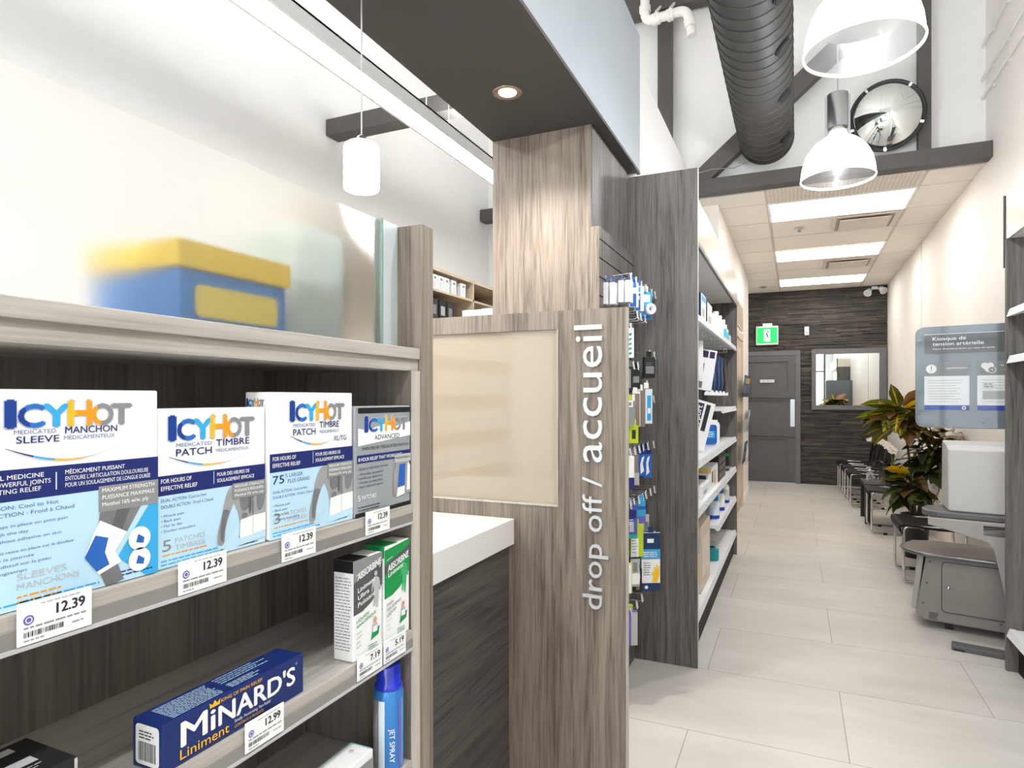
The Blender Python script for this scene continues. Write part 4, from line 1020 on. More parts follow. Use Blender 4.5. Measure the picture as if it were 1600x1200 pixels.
pack('hanging_pack', 'blue and white pack on the third top hook', 'pack', -.66, 2.90, 1.750, 1.865, .045, .02, 50, M_paper, ((.05, .02, .6, .7, M_blue), (.1, .75, .6, .95, M_cyan), (.15, .45, .5, .6, M_paper)), M_blue)
t = pack('tape_pack', 'light blue pack holding a white tape roll under the top hooks', 'pack', -.652, 3.02, 1.726, 1.856, .06, .012, 50, M_cyan, ((.2, .62, .8, .9, M_paper), (.05, .02, .95, .12, M_blue)), M_paper)
b = MB(); b.lathe([(.011, -.012), (.027, -.012), (.028, -.006), (.028, .006), (.027, .012), (.011, .012), (.011, -.012)], (.02, .0, .05), M_paper, 24, 'z'); ob = MB(); ob.lathe([(.011, 0), (.026, 0), (.027, .004), (.027, .02), (.026, .024), (.011, .024), (.011, 0)], (.008, .012, .046), M_paper, 24, 'x')
WO[t.name] = Vector((0, 0, 0)); ob.build('tape_roll', t)
pack('hanging_pack', 'clear pack with green wave stripes beside the panel edge', 'pack', -.668, 2.73, 1.526, 1.655, .05, .018, 60, M_paper, art=lambda b, f, w_, h: [b.poly(f, [(w_ * .2, h * (k * .16 + .05)), (w_ * .8, h * (k * .16 + .12)), (w_ * .8, h * (k * .16 + .2)), (w_ * .2, h * (k * .16 + .13))], M_teal, .001) for k in range(5)], tab=M_clear)
pack('hanging_pack', 'narrow black and silver pack next to the panel edge', 'pack', -.664, 2.73, 1.383, 1.487, .034, .016, 60, M_blk, ((.3, .1, .7, .9, M_steel),), M_chrome)
pack('hanging_pack', 'narrow black pack with grey front behind the silver one', 'pack', -.664, 2.86, 1.391, 1.487, .04, .016, 60, M_blk, ((.15, .3, .85, .6, M_grey),), M_black)
pack('wallet_pack', 'black wallet like pack hanging near the dark end panel', 'pack', -.648, 3.07, 1.448, 1.548, .055, .022, 55, M_blk, ((.12, .2, .88, .55, M_grey), (.1, .78, .9, .95, M_ink)), M_black, art=a_text)
for x, y, z0, z1, lab in ((-.66, 2.83, 1.224, 1.37, 'first'), (-.656, 2.92, 1.217, 1.385, 'second')):
    pack('hanging_pack', 'slender beige and brown pack, %s of two side by side on the slatwall' % lab, 'pack', x, y, z0, z1, .04, .016, 55, M_brown, ((.05, .02, .4, .98, M_paper),), M_paper)
pack('hanging_pack', 'beige pack with a light blue front right of the two brown packs', 'pack', -.648, 3.01, 1.226, 1.396, .06, .016, 50, M_brown, ((.35, .02, .95, .98, M_paler), (.5, .1, .85, .8, M_cyan), (.55, .3, .8, .45, M_paper)), M_paper)
pack('hanging_pack', 'grey mitt in a clear pack with barcode card beside the panel edge', 'pack', -.664, 2.73, 1.231, 1.338, .05, .02, 60, M_grey, ((.1, .75, .8, 1.0, M_paper), (.2, .8, .7, .95, M_grey)), M_lime)
pack('hanging_pack', 'small yellow green pack low beside the panel edge', 'pack', -.655, 2.78, 1.15, 1.229, .042, .012, 60, M_lime, ((.3, .25, .7, .75, M_ink),), M_lime)
pack('hanging_pack', 'white and blue pack at mid height beside the panel edge', 'pack', -.67, 2.745, .952, 1.095, .05, .018, 60, M_paper, ((.0, .0, 1, .35, M_navy), (.0, .35, .4, .5, M_blue)), M_chrome)
pack('hanging_pack', 'grey brown pouch between the white blue pack and two blue packs', 'pack', -.67, 2.86, .955, 1.095, .04, .018, 60, M_brown, ((.0, .0, 1, .4, M_lgrey),), M_grey, 'bag')
for x, y, z0, z1, lab in ((-.66, 2.96, .985, 1.106, 'left'), (-.66, 3.08, .964, 1.10, 'right')):
    pack('hanging_pack', 'blue and white wavy pack, %s one of a pair at mid height' % lab, 'pack', x, y, z0, z1, .042, .02, 55, M_blue, ((.05, .85, .95, 1, M_navy),), M_navy, art=lambda b, f, w_, h: b.poly(f, [(w_ * .3, h * .08), (w_ * .7, h * .2), (w_ * .55, h * .5), (w_ * .75, h * .78), (w_ * .45, h * .72), (w_ * .25, h * .45)], M_paper, .002))
pack('hanging_pack', 'purple and blue brush pack with green lower edge beside the panel edge', 'pack', -.66, 2.73, .739, .885, .065, .016, 60, mat('#4a5aa8', .4, name='blue_violet'), ((.0, .0, 1, .12, M_teal), (.1, .6, .9, .85, M_navy), (.45, .2, .75, .5, M_lgrey)), M_purp, art=lambda b, f, w_, h: b.lines(f, w_ * .1, h * .55, w_ * .7, 3, h * .06, h * .02, M_paper, .0025))
pack('hanging_pack', 'narrow light blue card strip holding clips', 'pack', -.652, 2.91, .774, .878, .045, .008, 55, M_cyan, ((.0, .6, 1, .75, M_blue), (.0, .0, 1, .3, M_purp)), M_cyan)
t = pack('clip_pack', 'silver grey clip gadget on a card under the light blue strip', 'pack', -.655, 2.99, .723, .80, .05, .012, 50, M_lgrey, ((.1, .5, .45, .9, M_steel), (.5, .1, .9, .55, M_steel), (.1, .1, .4, .4, M_paper)), M_steel)
pack('hanging_pack', 'lime green box shaped pack left of the yellow glove pack', 'pack', -.65, 2.81, .644, .785, .06, .024, 55, M_lime, ((.02, .0, .6, .6, M_paper),), M_lime, art=lambda b, f, w_, h: b.lines(f, w_ * .08, h * .5, w_ * .45, 5, h * .09, h * .025, M_grey, .002))
pack('hanging_pack', 'clear grey pack below the lime green pack', 'pack', -.648, 2.77, .520, .64, .05, .018, 55, M_lgrey, ((.1, .1, .9, .5, M_paper), (.3, .55, .7, .9, M_grey)), M_clear, 'bag')
pack('glove_pack', 'navy and white rubber glove pack showing a yellow glove, near the floor', 'pack', -.615, 2.95, .455, .725, .088, .012, 62, M_paper, ((.0, .72, 1, 1, M_dnavy), (.0, .55, 1, .72, M_cyan), (.0, .0, 1, .14, M_dnavy), (.3, .83, .65, .90, M_paper)), M_dnavy,
     art=lambda b, f, w_, h: [b.lines(f, w_ * .1, h * .66, w_ * .75, 3, h * .035, h * .015, M_paper, .003), b.lines(f, w_ * .1, h * .48, w_ * .4, 6, h * .04, h * .01, M_ink, .003), b.poly(f, [(w_ * .55, h * .16), (w_ * .85, h * .15), (w_ * .95, h * .3), (w_ * .96, h * .42), (w_ * .9, h * .43), (w_ * .86, h * .36), (w_ * .84, h * .46), (w_ * .78, h * .46), (w_ * .76, h * .36), (w_ * .72, h * .43), (w_ * .66, h * .41), (w_ * .67, h * .32), (w_ * .58, h * .34), (w_ * .54, h * .3), (w_ * .62, h * .25)], M_gloveY, .003), b.disc(f, w_ * .25, h * .07, h * .03, M_paper, .003)])
pack('hanging_pack', 'dark narrow pack hanging behind the glove pack', 'pack', -.665, 2.90, .458, .565, .04, .014, 55, M_blk, ((.3, .1, .7, .6, mat('#8a7a3a', .5, name='olive_ink')),), M_black)
pack('hanging_pack', 'yellow and white narrow pack at the panel edge near the floor', 'pack', -.668, 2.73, .50, .632, .034, .014, 60, mat('#e3d84a', .45, name='soft_yellow'), ((.4, .0, .9, .95, M_paper),), M_black)
pack('sponge_pack', 'purple and clear pack on the lowest hooks beside the panel edge', 'pack', -.658, 2.73, .275, .425, .06, .03, 60, M_viol, ((.5, .02, .98, .98, M_lgrey),), M_lime, 'bag')

# ================================================================== PRODUCTS ON THE LEFT GONDOLA
for k, (y, lab) in enumerate([(3.55 + .21 * i, ORD[i] if i < 7 else ('eighth nearest', 'ninth nearest', 'tenth nearest')[i - 7]) for i in range(10)]):
    h = dup(hook0, (-.625, y, 1.752 - .004 * (k % 3)), 0, 'steel peg hook under the top left bay shelf, %s of ten' % lab); h['group'] = 'peg hooks under the top shelf'
GG = 'products in the left shelving bay'
def gbox(name, label, x0, x1, y0, y1, z0, z1, m, side=None, front=None, cat='box'):
    t = thing(name, label, cat, ((x0 + x1) / 2, (y0 + y1) / 2, z0), GG)
    bx(x0, y0, z0, x1, y1, z1, m).build('carton', t, bevel=.002)
    b = MB(); fs = FY(x0, y0, z0); ff = FX(x1, y0, z0)
    for (a, c, d, e, m2) in (side or ()): b.rect(fs, a * (x1 - x0), c * (z1 - z0), d * (x1 - x0), e * (z1 - z0), m2, .001)
    for (a, c, d, e, m2) in (front or ()): b.rect(ff, a * (y1 - y0), c * (z1 - z0), d * (y1 - y0), e * (z1 - z0), m2, .001)
    if b.v: b.build('printing', t)
    return t
zt = 1.7905
gbox('medicine_box', 'white box with navy spine on the top left bay shelf, nearest to the end panel', -.56, -.492, 3.74, 3.96, zt, 1.955, M_paper, ((0, 0, 1, 1, M_dnavy),), ((.1, .75, .9, .95, M_cyan), (.2, .2, .7, .5, M_lgrey)))
gbox('medicine_box', 'white box with navy spine, second on the top left bay shelf', -.555, -.492, 4.02, 4.26, zt, 1.94, M_paper, ((0, 0, 1, 1, M_dnavy),), ((.1, .75, .9, .95, M_paler), (.2, .2, .8, .5, mat('#d7b8b0', .5, name='pinkish_ink'))))
M_aqua = mat('#5ecbe2', .4, name='aqua_ink')
def bottle(label, x, y, z, h, r, cap, lab, name='lotion_bottle', body=M_paper, capk=.16):
    t = thing(name, label, 'bottle', (x, y, z), GG); c = (x, y, z)
    MB().lathe([(0, 0), (r * .94, 0), (r, h * .02), (r, h * (.82 - capk)), (r * .85, h * (.9 - capk)), (r * .5, h * (.96 - capk)), (r * .5, h * (1 - capk))], c, body, 24).build('bottle_body', t)
    ck = .82 if name == 'fluid_bottle' else .62
    MB().lathe([(r * ck, h * (.95 - capk)), (r * ck, h * .98), (r * .55, h), (0, h)], c, cap, 20).build('cap', t)
    if name == 'fluid_bottle': MB().lathe([(r * 1.012, h * .01), (r * 1.012, h * .14)], c, mat('#1c3fae', .35, name='deep_blue_band'), 24).build('base_band', t)
    b = MB(); v = []; n = 16
    for i in range(n + 1):
        a = math.radians(-150 + 200 * i / n); v += [(x + r * 1.015 * math.cos(a), y + r * 1.015 * math.sin(a), z + h * .16), (x + r * 1.015 * math.cos(a), y + r * 1.015 * math.sin(a), z + h * .58)]
    b.add(v, [(2 * i, 2 * i + 2, 2 * i + 3, 2 * i + 1) for i in range(n)], lab, True); b.build('label', t)
for i, (y, h, x) in enumerate(((4.55, .135, -.53), (4.72, .165, -.535), (4.90, .20, -.54), (5.08, .19, -.535), (5.22, .175, -.525), (5.36, .15, -.525))):
    bottle('white lotion bottle on the top left bay shelf, %s of six' % ORD[i], x, y, zt, h, .034, M_paper, M_aqua if i in (4, 5) else M_paper)
b = gbox('small_carton', 'small pinkish carton last on the top left bay shelf', -.56, -.495, 5.50, 5.62, zt, 1.87, mat('#e8d5cc', .5, name='pinkish_card'))
pack('hanging_pack', 'navy and white hanging pack close behind the tall dark end panel', 'pack', -.56, 3.99, 1.48, 1.70, .09, .03, 55, M_dnavy, ((.55, .0, 1, 1, M_paper),), M_clear, 'bag', GG)
t = pack('brace_box', 'white box with dark violet squares hanging tilted in the left bay', 'box', -.545, 4.33, 1.405, 1.672, .125, .04, 62, M_paper, ((.1, .80, .55, .96, mat('#3a2a55', .4, name='dark_violet')), (.62, .80, .9, .96, mat('#3a2a55', .4, name='dark_violet')), (.35, .42, .42, .66, M_grey), (.05, .04, .45, .2, M_skin)), None, None, GG)
t.rotation_euler = (math.radians(-9), 0, -math.radians(62)); t.location.x = -.57
for i, (y, x) in enumerate(((4.62, -.555), (4.84, -.55), (5.08, -.55), (5.34, -.55))):
    pack('brace_pouch', 'dark navy support pouch with crinkled white end in the left bay, %s of four' % ORD[i], 'pouch', x, y, 1.37, 1.66, .10, .05, 55, M_dnavy if i != 3 else M_blk, ((.1, .3, .35, .9, M_grey if i == 0 else M_cyan if i == 1 else M_lime if i == 2 else M_ink),), M_ink, 'bag', GG, art=lambda b, f, w_, h: b.poly(f, [(0, 0), (w_, 0), (w_, h * .10), (w_ * .8, h * .06), (w_ * .62, h * .13), (w_ * .4, h * .07), (w_ * .22, h * .12), (0, h * .06)], M_paper, .003))
gbox('small_carton', 'small violet and blue carton on the shelf below the hanging white box', -.745, -.672, 3.95, 4.12, 1.1985, 1.27, mat('#5a3fc0', .4, name='bright_violet'), ((.5, 0, 1, 1, M_purp),))
bx(-.748, 3.30, 1.178, -.665, 4.2, 1.198, M_wsteel).build('shelf', gd)
t = pack('brace_box', 'big white support box with dark violet label leaning out of the left bay', 'box', -.52, 4.0, 1.03, 1.33, .14, .06, 58, M_paper, ((.06, .35, .5, .95, mat('#3a2a55', .4, name='dark_violet')), (.6, .4, .8, .95, M_ink), (.1, .05, .3, .12, M_yel)), None, None, GG)
b = MB(); b.text(F((.0305, .0, .11), (0, 0, 1), (0, -1, 0)), 'support', 0, .01, .035, M_paper, w_=.16, d=.004, bold=.02); WO[t.name] = Vector((0, 0, 0)); b.build('lettering', t)
t.rotation_euler = (math.radians(-15), 0, -math.radians(58)); t.location = (-.585, 4.0, 1.04)
# wipes tub
t = thing('wipes_tub', 'white tub of wipes with a blue label on the left bay shelf', 'tub', (0, 0, 0), GG)
b = MB(); b.cbox(F((0, -.075, 0), (0, 1, 0), (0, 0, 1)), 0.01, 0, .14, .17, -.04, .04, .03, M_paper); b.build('tub_body', t, bevel=.006)
b = MB(); f_ = F((.0405, -.065, 0), (0, 1, 0), (0, 0, 1)); b.cbox(f_, .0, .004, .105, .145, 0, .0015, .02, M_blue); b.rect(f_, .02, .05, .09, .1, M_cyan, .002); b.lines(f_, .03, .09, .05, 3, .015, .006, M_paper, .003); b.build('label', t)
b = MB(); b.obox(F((0, -.06, .17), (0, 1, 0), (0, 0, 1)), 0, 0, .11, .008, -.035, .035, M_paper); b.build('lid', t)
t.location = (-.568, 4.74, 1.0148); t.rotation_euler = (0, 0, -math.radians(58))
gbox('brace_box', 'large black box with patterned front on the left bay shelf', -.63, -.495, 4.68, 5.15, .7555, .94, M_blk, ((.3, .1, .7, .15, M_grey),), tuple((.08 + .24 * i, .12 + .28 * j, .25 + .24 * i, .3 + .28 * j, M_brown) for i in range(4) for j in range(3)))
gbox('brace_box', 'white box with yellow top stripe and dark label on the left bay shelf', -.60, -.495, 4.24, 4.63, .7555, .90, M_paper, ((0, .75, 1, 1, mat('#e8c872', .4, name='straw_yellow')), (.05, .1, .7, .65, mat('#3a3550', .4, name='dark_slate_ink'))), ((.1, .3, .25, .8, M_ink), (.4, .15, .6, .8, mat('#e0b060', .4, name='amber_ink'))))
gbox('flat_carton', 'flat white carton with outline drawings on the left bay shelf', -.60, -.495, 3.84, 4.20, .7555, .83, M_paper, tuple((.1 + .25 * i, .5, .28 + .25 * i, .6, M_ink) for i in range(3)) + ((.1, .15, .8, .22, M_grey), (.1, .28, .7, .34, M_grey)), ((.1, .3, .5, .6, M_lgrey),))
pack('brace_pouch', 'black pouch with a bright green label at the end of the left bay', 'pouch', -.54, 5.42, .757, .96, .12, .06, 55, M_blk, ((.2, .6, .8, .72, M_green), (.1, .1, .9, .2, M_grey)), None, 'bag', GG)
M_bluecap = mat('#1f7fd0', .35, name='blue_cap')
bottle('white bottle with blue cap on the low left bay shelf, nearest of three', -.53, 4.66, .5025, .19, .042, M_bluecap, M_paler, 'fluid_bottle', capk=.28)
bottle('white bottle with blue cap on the low left bay shelf, middle of three', -.53, 5.02, .5025, .195, .042, M_bluecap, M_paper, 'fluid_bottle', capk=.28)
bottle('white bottle with dark green cap on the low left bay shelf, furthest of three', -.535, 5.4, .5025, .195, .045, mat('#2c7a5a', .4, name='green_cap'), mat('#d9dccb', .4, name='pale_label'), 'fluid_bottle', capk=.15)
gbox('pharmacy_carton', 'dark blue carton behind the nearest blue capped bottle', -.70, -.61, 4.5, 4.7, .5025, .66, M_dnavy)
gbox('clear_carton', 'tall beige carton with blue stripes standing on the bottom left bay shelf', -.60, -.50, 3.80, 4.22, .2105, .60, mat('#dcc9b4', .5, name='beige_carton'), ((.3, .6, .9, .85, M_cyan), (.5, .25, .9, .45, M_yel), (.3, .05, .9, .12, M_pale)), ((.1, .2, .9, .8, mat('#e9dccb', .5, name='light_beige_ink')),))
bottle('teal tub with clear lid on the bottom left bay shelf', -.545, 4.66, .2105, .13, .052, M_clear, mat('#128c92', .4, name='teal_tub'), 'wipes_tub', mat('#128c92', .4, name='teal_tub'), .3)

# right bay products
GR = 'products in the right shelving bay'
def rbox(label, x0, x1, y0, y1, z0, z1, m, strip=None, name='medicine_box'):
    t = thing(name, label, 'box', ((x0 + x1) / 2, (y0 + y1) / 2, z0), GR); bx(x0, y0, z0, x1, y1, z1, m).build('carton', t, bevel=.0015)
    if strip: b = MB(); b.rect(F((x0, y1, z0), (0, -1, 0), (0, 0, 1)), .01, .005, y1 - y0 - .01, (z1 - z0) * .5, strip, .001); b.build('printing', t)
rbox('flat white box with blue edge on the upper right bay shelf', .99, 1.15, 3.36, 3.62, 1.7895, 1.808, M_paper, M_blue)
rbox('flat grey white box on top of the blue edged box in the right bay', 1.0, 1.14, 3.37, 3.58, 1.8085, 1.83, M_lgrey)
rbox('small navy and white box on the middle right bay shelf', .995, 1.1, 3.58, 3.72, 1.5595, 1.575, M_paper, M_dnavy)
rbox('white box at the bottom of the stack on the middle right bay shelf', 1.0, 1.15, 3.33, 3.56, 1.5595, 1.585, M_paper)
rbox('navy box second from the bottom of the right bay stack', 1.0, 1.15, 3.33, 3.56, 1.5855, 1.61, M_dnavy, M_cyan)
rbox('dark green box third in the right bay stack', 1.0, 1.15, 3.33, 3.56, 1.6105, 1.635, mat('#1f5a50', .4, name='dark_green_card'), M_paper)
rbox('yellow box on top of the right bay stack', 1.0, 1.15, 3.33, 3.56, 1.6355, 1.655, M_yel)
sp_ = thing('spray_bottle', 'small pale bottle on the lowest right bay shelf', 'bottle', (1.0, 3.6, .2145), GR)
MB().lathe([(0, 0), (.022, 0), (.022, .06), (.01, .075), (.01, .09), (0, .09)], (1.02, 3.68, .2145), M_paler, 16).build('bottle_body', sp_)

# ================================================================== BLOOD PRESSURE KIOSK
M_kg = mat('#87837e', .4, name='kiosk_grey'); M_kl = mat('#a5a29d', .4, name='kiosk_light_grey'); M_kd = mat('#5d5d5e', .35, name='kiosk_slate'); M_ktop = mat('#7a726b', .35, name='kiosk_seat_top'); M_kw = mat('#c8c6c3', .35, name='kiosk_pale', vary=.01)
M_ks = mat('#727b84', .35, name='kiosk_sign_frame', coat=.4)
ki = thing('health_kiosk', 'grey blood pressure kiosk with seat and sign beside the right wall', 'kiosk')
def K0(w_): return F((0, w_, 0), (1, 0, 0), (0, 0, 1))
cb = MB().prism(K0(0), [(.02, .05), (.52, .05), (.52, .43), (.031, .43), (-.02, .09)], 0, -.36, M_kg); cab = cb.build('seat_cabinet', ki, bevel=.006)
MB().prism(K0(.03), [(-.045, .10), (-.015, .43), (.02, .43), (-.015, .09)], 0, -.30, M_kl).build('side_fin', ki, bevel=.008)
d_ = MB().prism(K0(0), rrect(.109, .116, .47, .40, .02), .0005, .004, M_kg); dr_ = d_.build('cabinet_door', cab)
b = MB(); o_ = rrect(.105, .112, .474, .404, .022); i_ = rrect(.110, .117, .469, .399, .02); n = len(o_)
b.add([K0(0).p(x, y, .005) for x, y in o_] + [K0(0).p(x, y, .005) for x, y in i_], [(k, (k + 1) % n, n + (k + 1) % n, n + k) for k in range(n)], M_char); b.build('door_seam', dr_)
b = MB(); b.lathe([(.011, 0), (.011, -.006), (.006, -.010), (0, -.010)], (.14, -.004, .258), M_chrome, 16, 'y'); b.build('lock', dr_)
for x, z in ((.05, .395), (.035, .268), (.018, .148), (.085, .092), (.379, .095)):
    MB().lathe([(.006, 0), (.004, -.003), (0, -.004)], (x, 0, z), M_kd, 10, 'y').build('rivet', cab)
bx(.045, -.003, .062, .085, 0, .10, M_kd).build('sticker', cab)
b = MB(); pts = [(-.10, .17), (-.10, .12), (-.075, .045), (-.02, -.015), (.03, -.04), (.55, -.04), (.55, .38), (.05, .38), (-.05, .33)]
b.prism(F((0, 0, .435), (1, 0, 0), (0, 1, 0)), pts, 0, .014, M_ktop); b.build('seat_plate', ki, bevel=.004)
b = MB(); b.tube([Vector((x, y, .440)) for x, y in [(-.05, .33), (-.10, .17), (-.10, .12), (-.075, .045), (-.02, -.015), (.03, -.04), (.3, -.04), (.55, -.04)]], .011, mat('#77797b', .3, .7, name='seat_rim_metal', vary=0), 10); b.build('seat_rim', ki)
for x in (.12, .45): bx(x, .06, 0, x + .04, .1, .05, M_black).build('foot_pad', ki)
b = MB(); b.prism(K0(-.10), [(.046, .675), (.046, .632), (.18, .60), (.27, .575), (.318, .562), (.345, .53), (.365, .43), (.39, .30), (.43, .15), (.46, .02), (.56, .02), (.56, .675)], -.03, .03, M_kl); b.build('arm', ki, bevel=.006)
b = MB(); pts = [(.01, .02), (.012, -.04), (.04, -.10), (.09, -.125), (.57, -.125), (.57, .16), (.08, .16), (.03, .10)]
b.prism(F((0, 0, .676), (1, 0, 0), (0, 1, 0)), pts, 0, .034, M_kd); b.build('console_top', ki, bevel=.008)
bx(.30, -.13, .60, .42, -.07, .655, M_black).build('cuff_bracket', ki)
b = MB(); b.add([(.142, -.08, .711), (.56, -.08, .711), (.56, .15, .711), (.10, .15, .711), (.142, -.08, 1.062), (.56, -.08, 1.062), (.104, .15, 1.10), (.56, .15, 1.10), (.125, -.045, 1.085), (.56, -.045, 1.085)],
      [(0, 1, 5, 4), (3, 0, 4, 8, 6), (4, 5, 9, 8), (8, 9, 7, 6), (3, 6, 7, 2), (1, 2, 7, 9, 5), (0, 3, 2, 1)], M_kw); b.build('monitor_box', ki, bevel=.008)
MB().tube([(.095, .12, .96), (.09, .12, .80), (.06, .12, .72)], .003, M_black, 6).build('cuff_cable', ki)
for x in (.46,): bx(x, .165, .70, x + .04, .195, 1.3, M_kd).build('sign_post', ki)
bx(.16, -.30, .002, .60, -.225, .028, M_kd).box(.17, -.302, .0, .22, -.29, .012, M_black).build('foot_plate', ki, bevel=.003)
sg = MB().prism(K0(.2), rrect(-.035, 1.17, .60, 1.785, .045), -.02, .0, M_ks); sgn = sg.build('sign_panel', ki, bevel=.003)
b = MB(); f_ = K0(.2)
b.rect(f_, .012, 1.618, .55, 1.735, M_kd, .001); b.rect(f_, .012, 1.7355, .55, 1.738, M_paper, .0012)
for x0 in (.012, .274):
    b.rect(f_, x0, 1.278, x0 + .224, 1.567, M_paper, .001); b.rect(f_, x0, 1.483, x0 + .224, 1.567, M_grey, .0015); b.rect(f_, x0, 1.278, x0 + .224, 1.307, mat('#2340a8', .4, name='sign_blue'), .0015)
    b.lines(f_, x0 + .02, 1.455, .18, 9, .016, .003, M_lgrey, .002)
b.rect(f_, .30, 1.345, .48, 1.39, M_lgrey, .002); b.lines(f_, .305, 1.43, .05, 2, .015, .005, M_grey, .003); b.disc(f_, .21, 1.292, .011, M_paper, .002); b.disc(f_, .21, 1.292, .007, M_grey, .003)
b.disc(f_, .048, 1.527, .027, M_paper, .002); b.rect(f_, .0455, 1.522, .0505, 1.545, M_grey, .003); b.disc(f_, .048, 1.514, .003, M_grey, .003)
b.disc(f_, .309, 1.541, .017, M_paper, .002); b.disc(f_, .335, 1.541, .017, M_paper, .002); b.poly(f_, [(.293, 1.536), (.322, 1.500), (.351, 1.536), (.335, 1.548), (.31, 1.548)], M_paper, .0022)
b.ring(f_, .343, 1.515, .017, .020, M_paper, .003); b.disc(f_, .343, 1.515, .017, M_grey, .0028); b.poly(f_, [(.334, 1.52), (.352, 1.508), (.345, 1.518)], M_paper, .0035)
b.build('printed_cards', sgn)
b = MB(); b.text(f_, 'Kiosque de', .055, 1.699, .021, M_paper, w_=.165, d=.003, bold=.012); b.text(f_, 'tension artérielle', .055, 1.668, .021, M_paper, w_=.25, d=.003, bold=.012); b.text(f_, 'Votre destination pour un cœur en santé', .055, 1.643, .010, M_paper, w_=.3, d=.003)
b.text(f_, 'AVERTISSEMENT', .122, 1.525, .009, M_paper, w_=.105, d=.003, bold=.01); b.text(f_, 'QUESTIONS', .38, 1.537, .009, M_paper, w_=.09, d=.003); b.text(f_, '/ ANSWERS', .40, 1.512, .009, M_paper, w_=.07, d=.003); b.build('lettering', sgn)
MB().prism(K0(.192), rrect(-.03, 1.175, .595, 1.78, .042), .0, .003, M_clear).build('clear_cover', sgn)
for x, z in ((-.012, 1.70), (-.008, 1.255), (.30, 1.205)): MB().lathe([(.007, 0), (.005, -.004), (0, -.005)], (x, .189, z), M_chrome, 12, 'y').build('screw', sgn)
ki.location = (.668, 4.389, 0); ki.rotation_euler = (0, 0, math.radians(-12))

# ================================================================== WAITING CHAIRS, TABLE
M_seat = mat('#1c1a19', .6, spec=.25, name='black_seat_plastic')
def make_chair():
    t = thing('waiting_chair', 'black chair', 'chair')
    b = MB(); prof = [(-.018, -.06), (-.03, -.035), (-.025, -.008), (0, 0), (.08, -.006), (.2, -.018), (.34, -.02), (.40, -.008)]
    top = prof; bot = [(x + .006, z - .016) for x, z in prof]; fr = F((0, 0, .432), (1, 0, 0), (0, 0, 1))
    b.prism(fr, top + bot[::-1], -.47, 0, M_seat); b.build('seat', t, bevel=.004)
    b = MB(); n = 8; v = []
    for i in range(n + 1):
        y = .47 * i / n; c = .045 * math.sin(PI * i / n)
        for x, z in ((.405 + c, .46), (.425 + c, .58), (.45 + c, .70), (.464 + c, .70), (.44 + c, .58), (.42 + c, .46)): v.append((x, y, z))
    f = [(i * 6 + k, i * 6 + (k + 1) % 6, (i + 1) * 6 + (k + 1) % 6, (i + 1) * 6 + k) for i in range(n) for k in range(6)] + [tuple(range(6)), tuple(range(n * 6 + 5, n * 6 - 1, -1))]
    b.add(v, f, M_seat); b.build('backrest', t, bevel=.003)
    for y in (.012, .458):
        b = MB(); b.tube(wirepath([(.30, y, .415), (.0, y, .415), (.0, y, .012), (.40, y, .012), (.38, y, .40)], .045, 6), .010, M_chrome, 10); lg = b.build('side_frame', t)
        for x in (.10, .33): bx(x, y - .014, 0, x + .035, y + .014, .02, M_rubber).build('foot_cap', lg)
    for y in (.06, .41): MB().tube([(.36, y, .405), (.40, y, .43), (.425, y + (.03 if y < .2 else -.03), .60)], .010, M_black, 8).build('back_post', t)
    MB().tube([(.12, .012, .40), (.12, .458, .40)], .009, M_chrome, 8).build('cross_bar', t)
    return t
CH = [((.72, 5.38), 'black chair with chrome sled legs right behind the kiosk seat'), ((.69, 7.20), 'black chair with chrome sled legs, between the low table and the potted croton'),
      ((.62, 8.83), 'black chair with chrome legs, first beyond the low table'), ((.60, 9.50), 'black chair with chrome legs, second beyond the low table'), ((.58, 10.17), 'black chair with chrome legs next to the slate wall')]
ch0 = make_chair()
for i, ((x, y), lab) in enumerate(CH):
    c_ = ch0 if i == 0 else dup(ch0); c_.location = (x, y, 0); c_['label'] = lab; c_['group'] = 'waiting chairs along the right wall'
tb = thing('side_table', 'low square black table between the waiting chairs', 'table', (.93, 8.0, 0))
bx(.68, 7.74, .395, 1.2, 8.28, .43, M_black).build('table_top', tb, bevel=.002)
for x, y in ((.68, 7.74), (1.15, 7.74), (.68, 8.23), (1.15, 8.23)): bx(x, y, 0, x + .05, y + .05, .395, M_black).build('leg', tb, bevel=.002)
hs = thing('sanitizer_bottle', 'clear pump bottle of hand sanitizer on the low black table', 'bottle', (.74, 8.1, .431)); c = (.755, 8.08, .431)
MB().lathe([(0, 0), (.032, 0), (.035, .006), (.035, .075), (.026, .095), (.014, .102), (.014, .108)], c, mat('#e9eef0', .08, name='clear_gel_plastic', trans=.85, ior=1.3), 20).build('bottle_body', hs)
MB().lathe([(.016, .106), (.016, .120), (.006, .122), (.006, .142), (.012, .142), (.012, .150), (0, .150)], c, M_paper, 16).tube([(c[0], c[1], c[2] + .146), (c[0] - .03, c[1] - .005, c[2] + .144), (c[0] - .034, c[1] - .005, c[2] + .136)], .005, M_paper, 8).build('pump', hs)

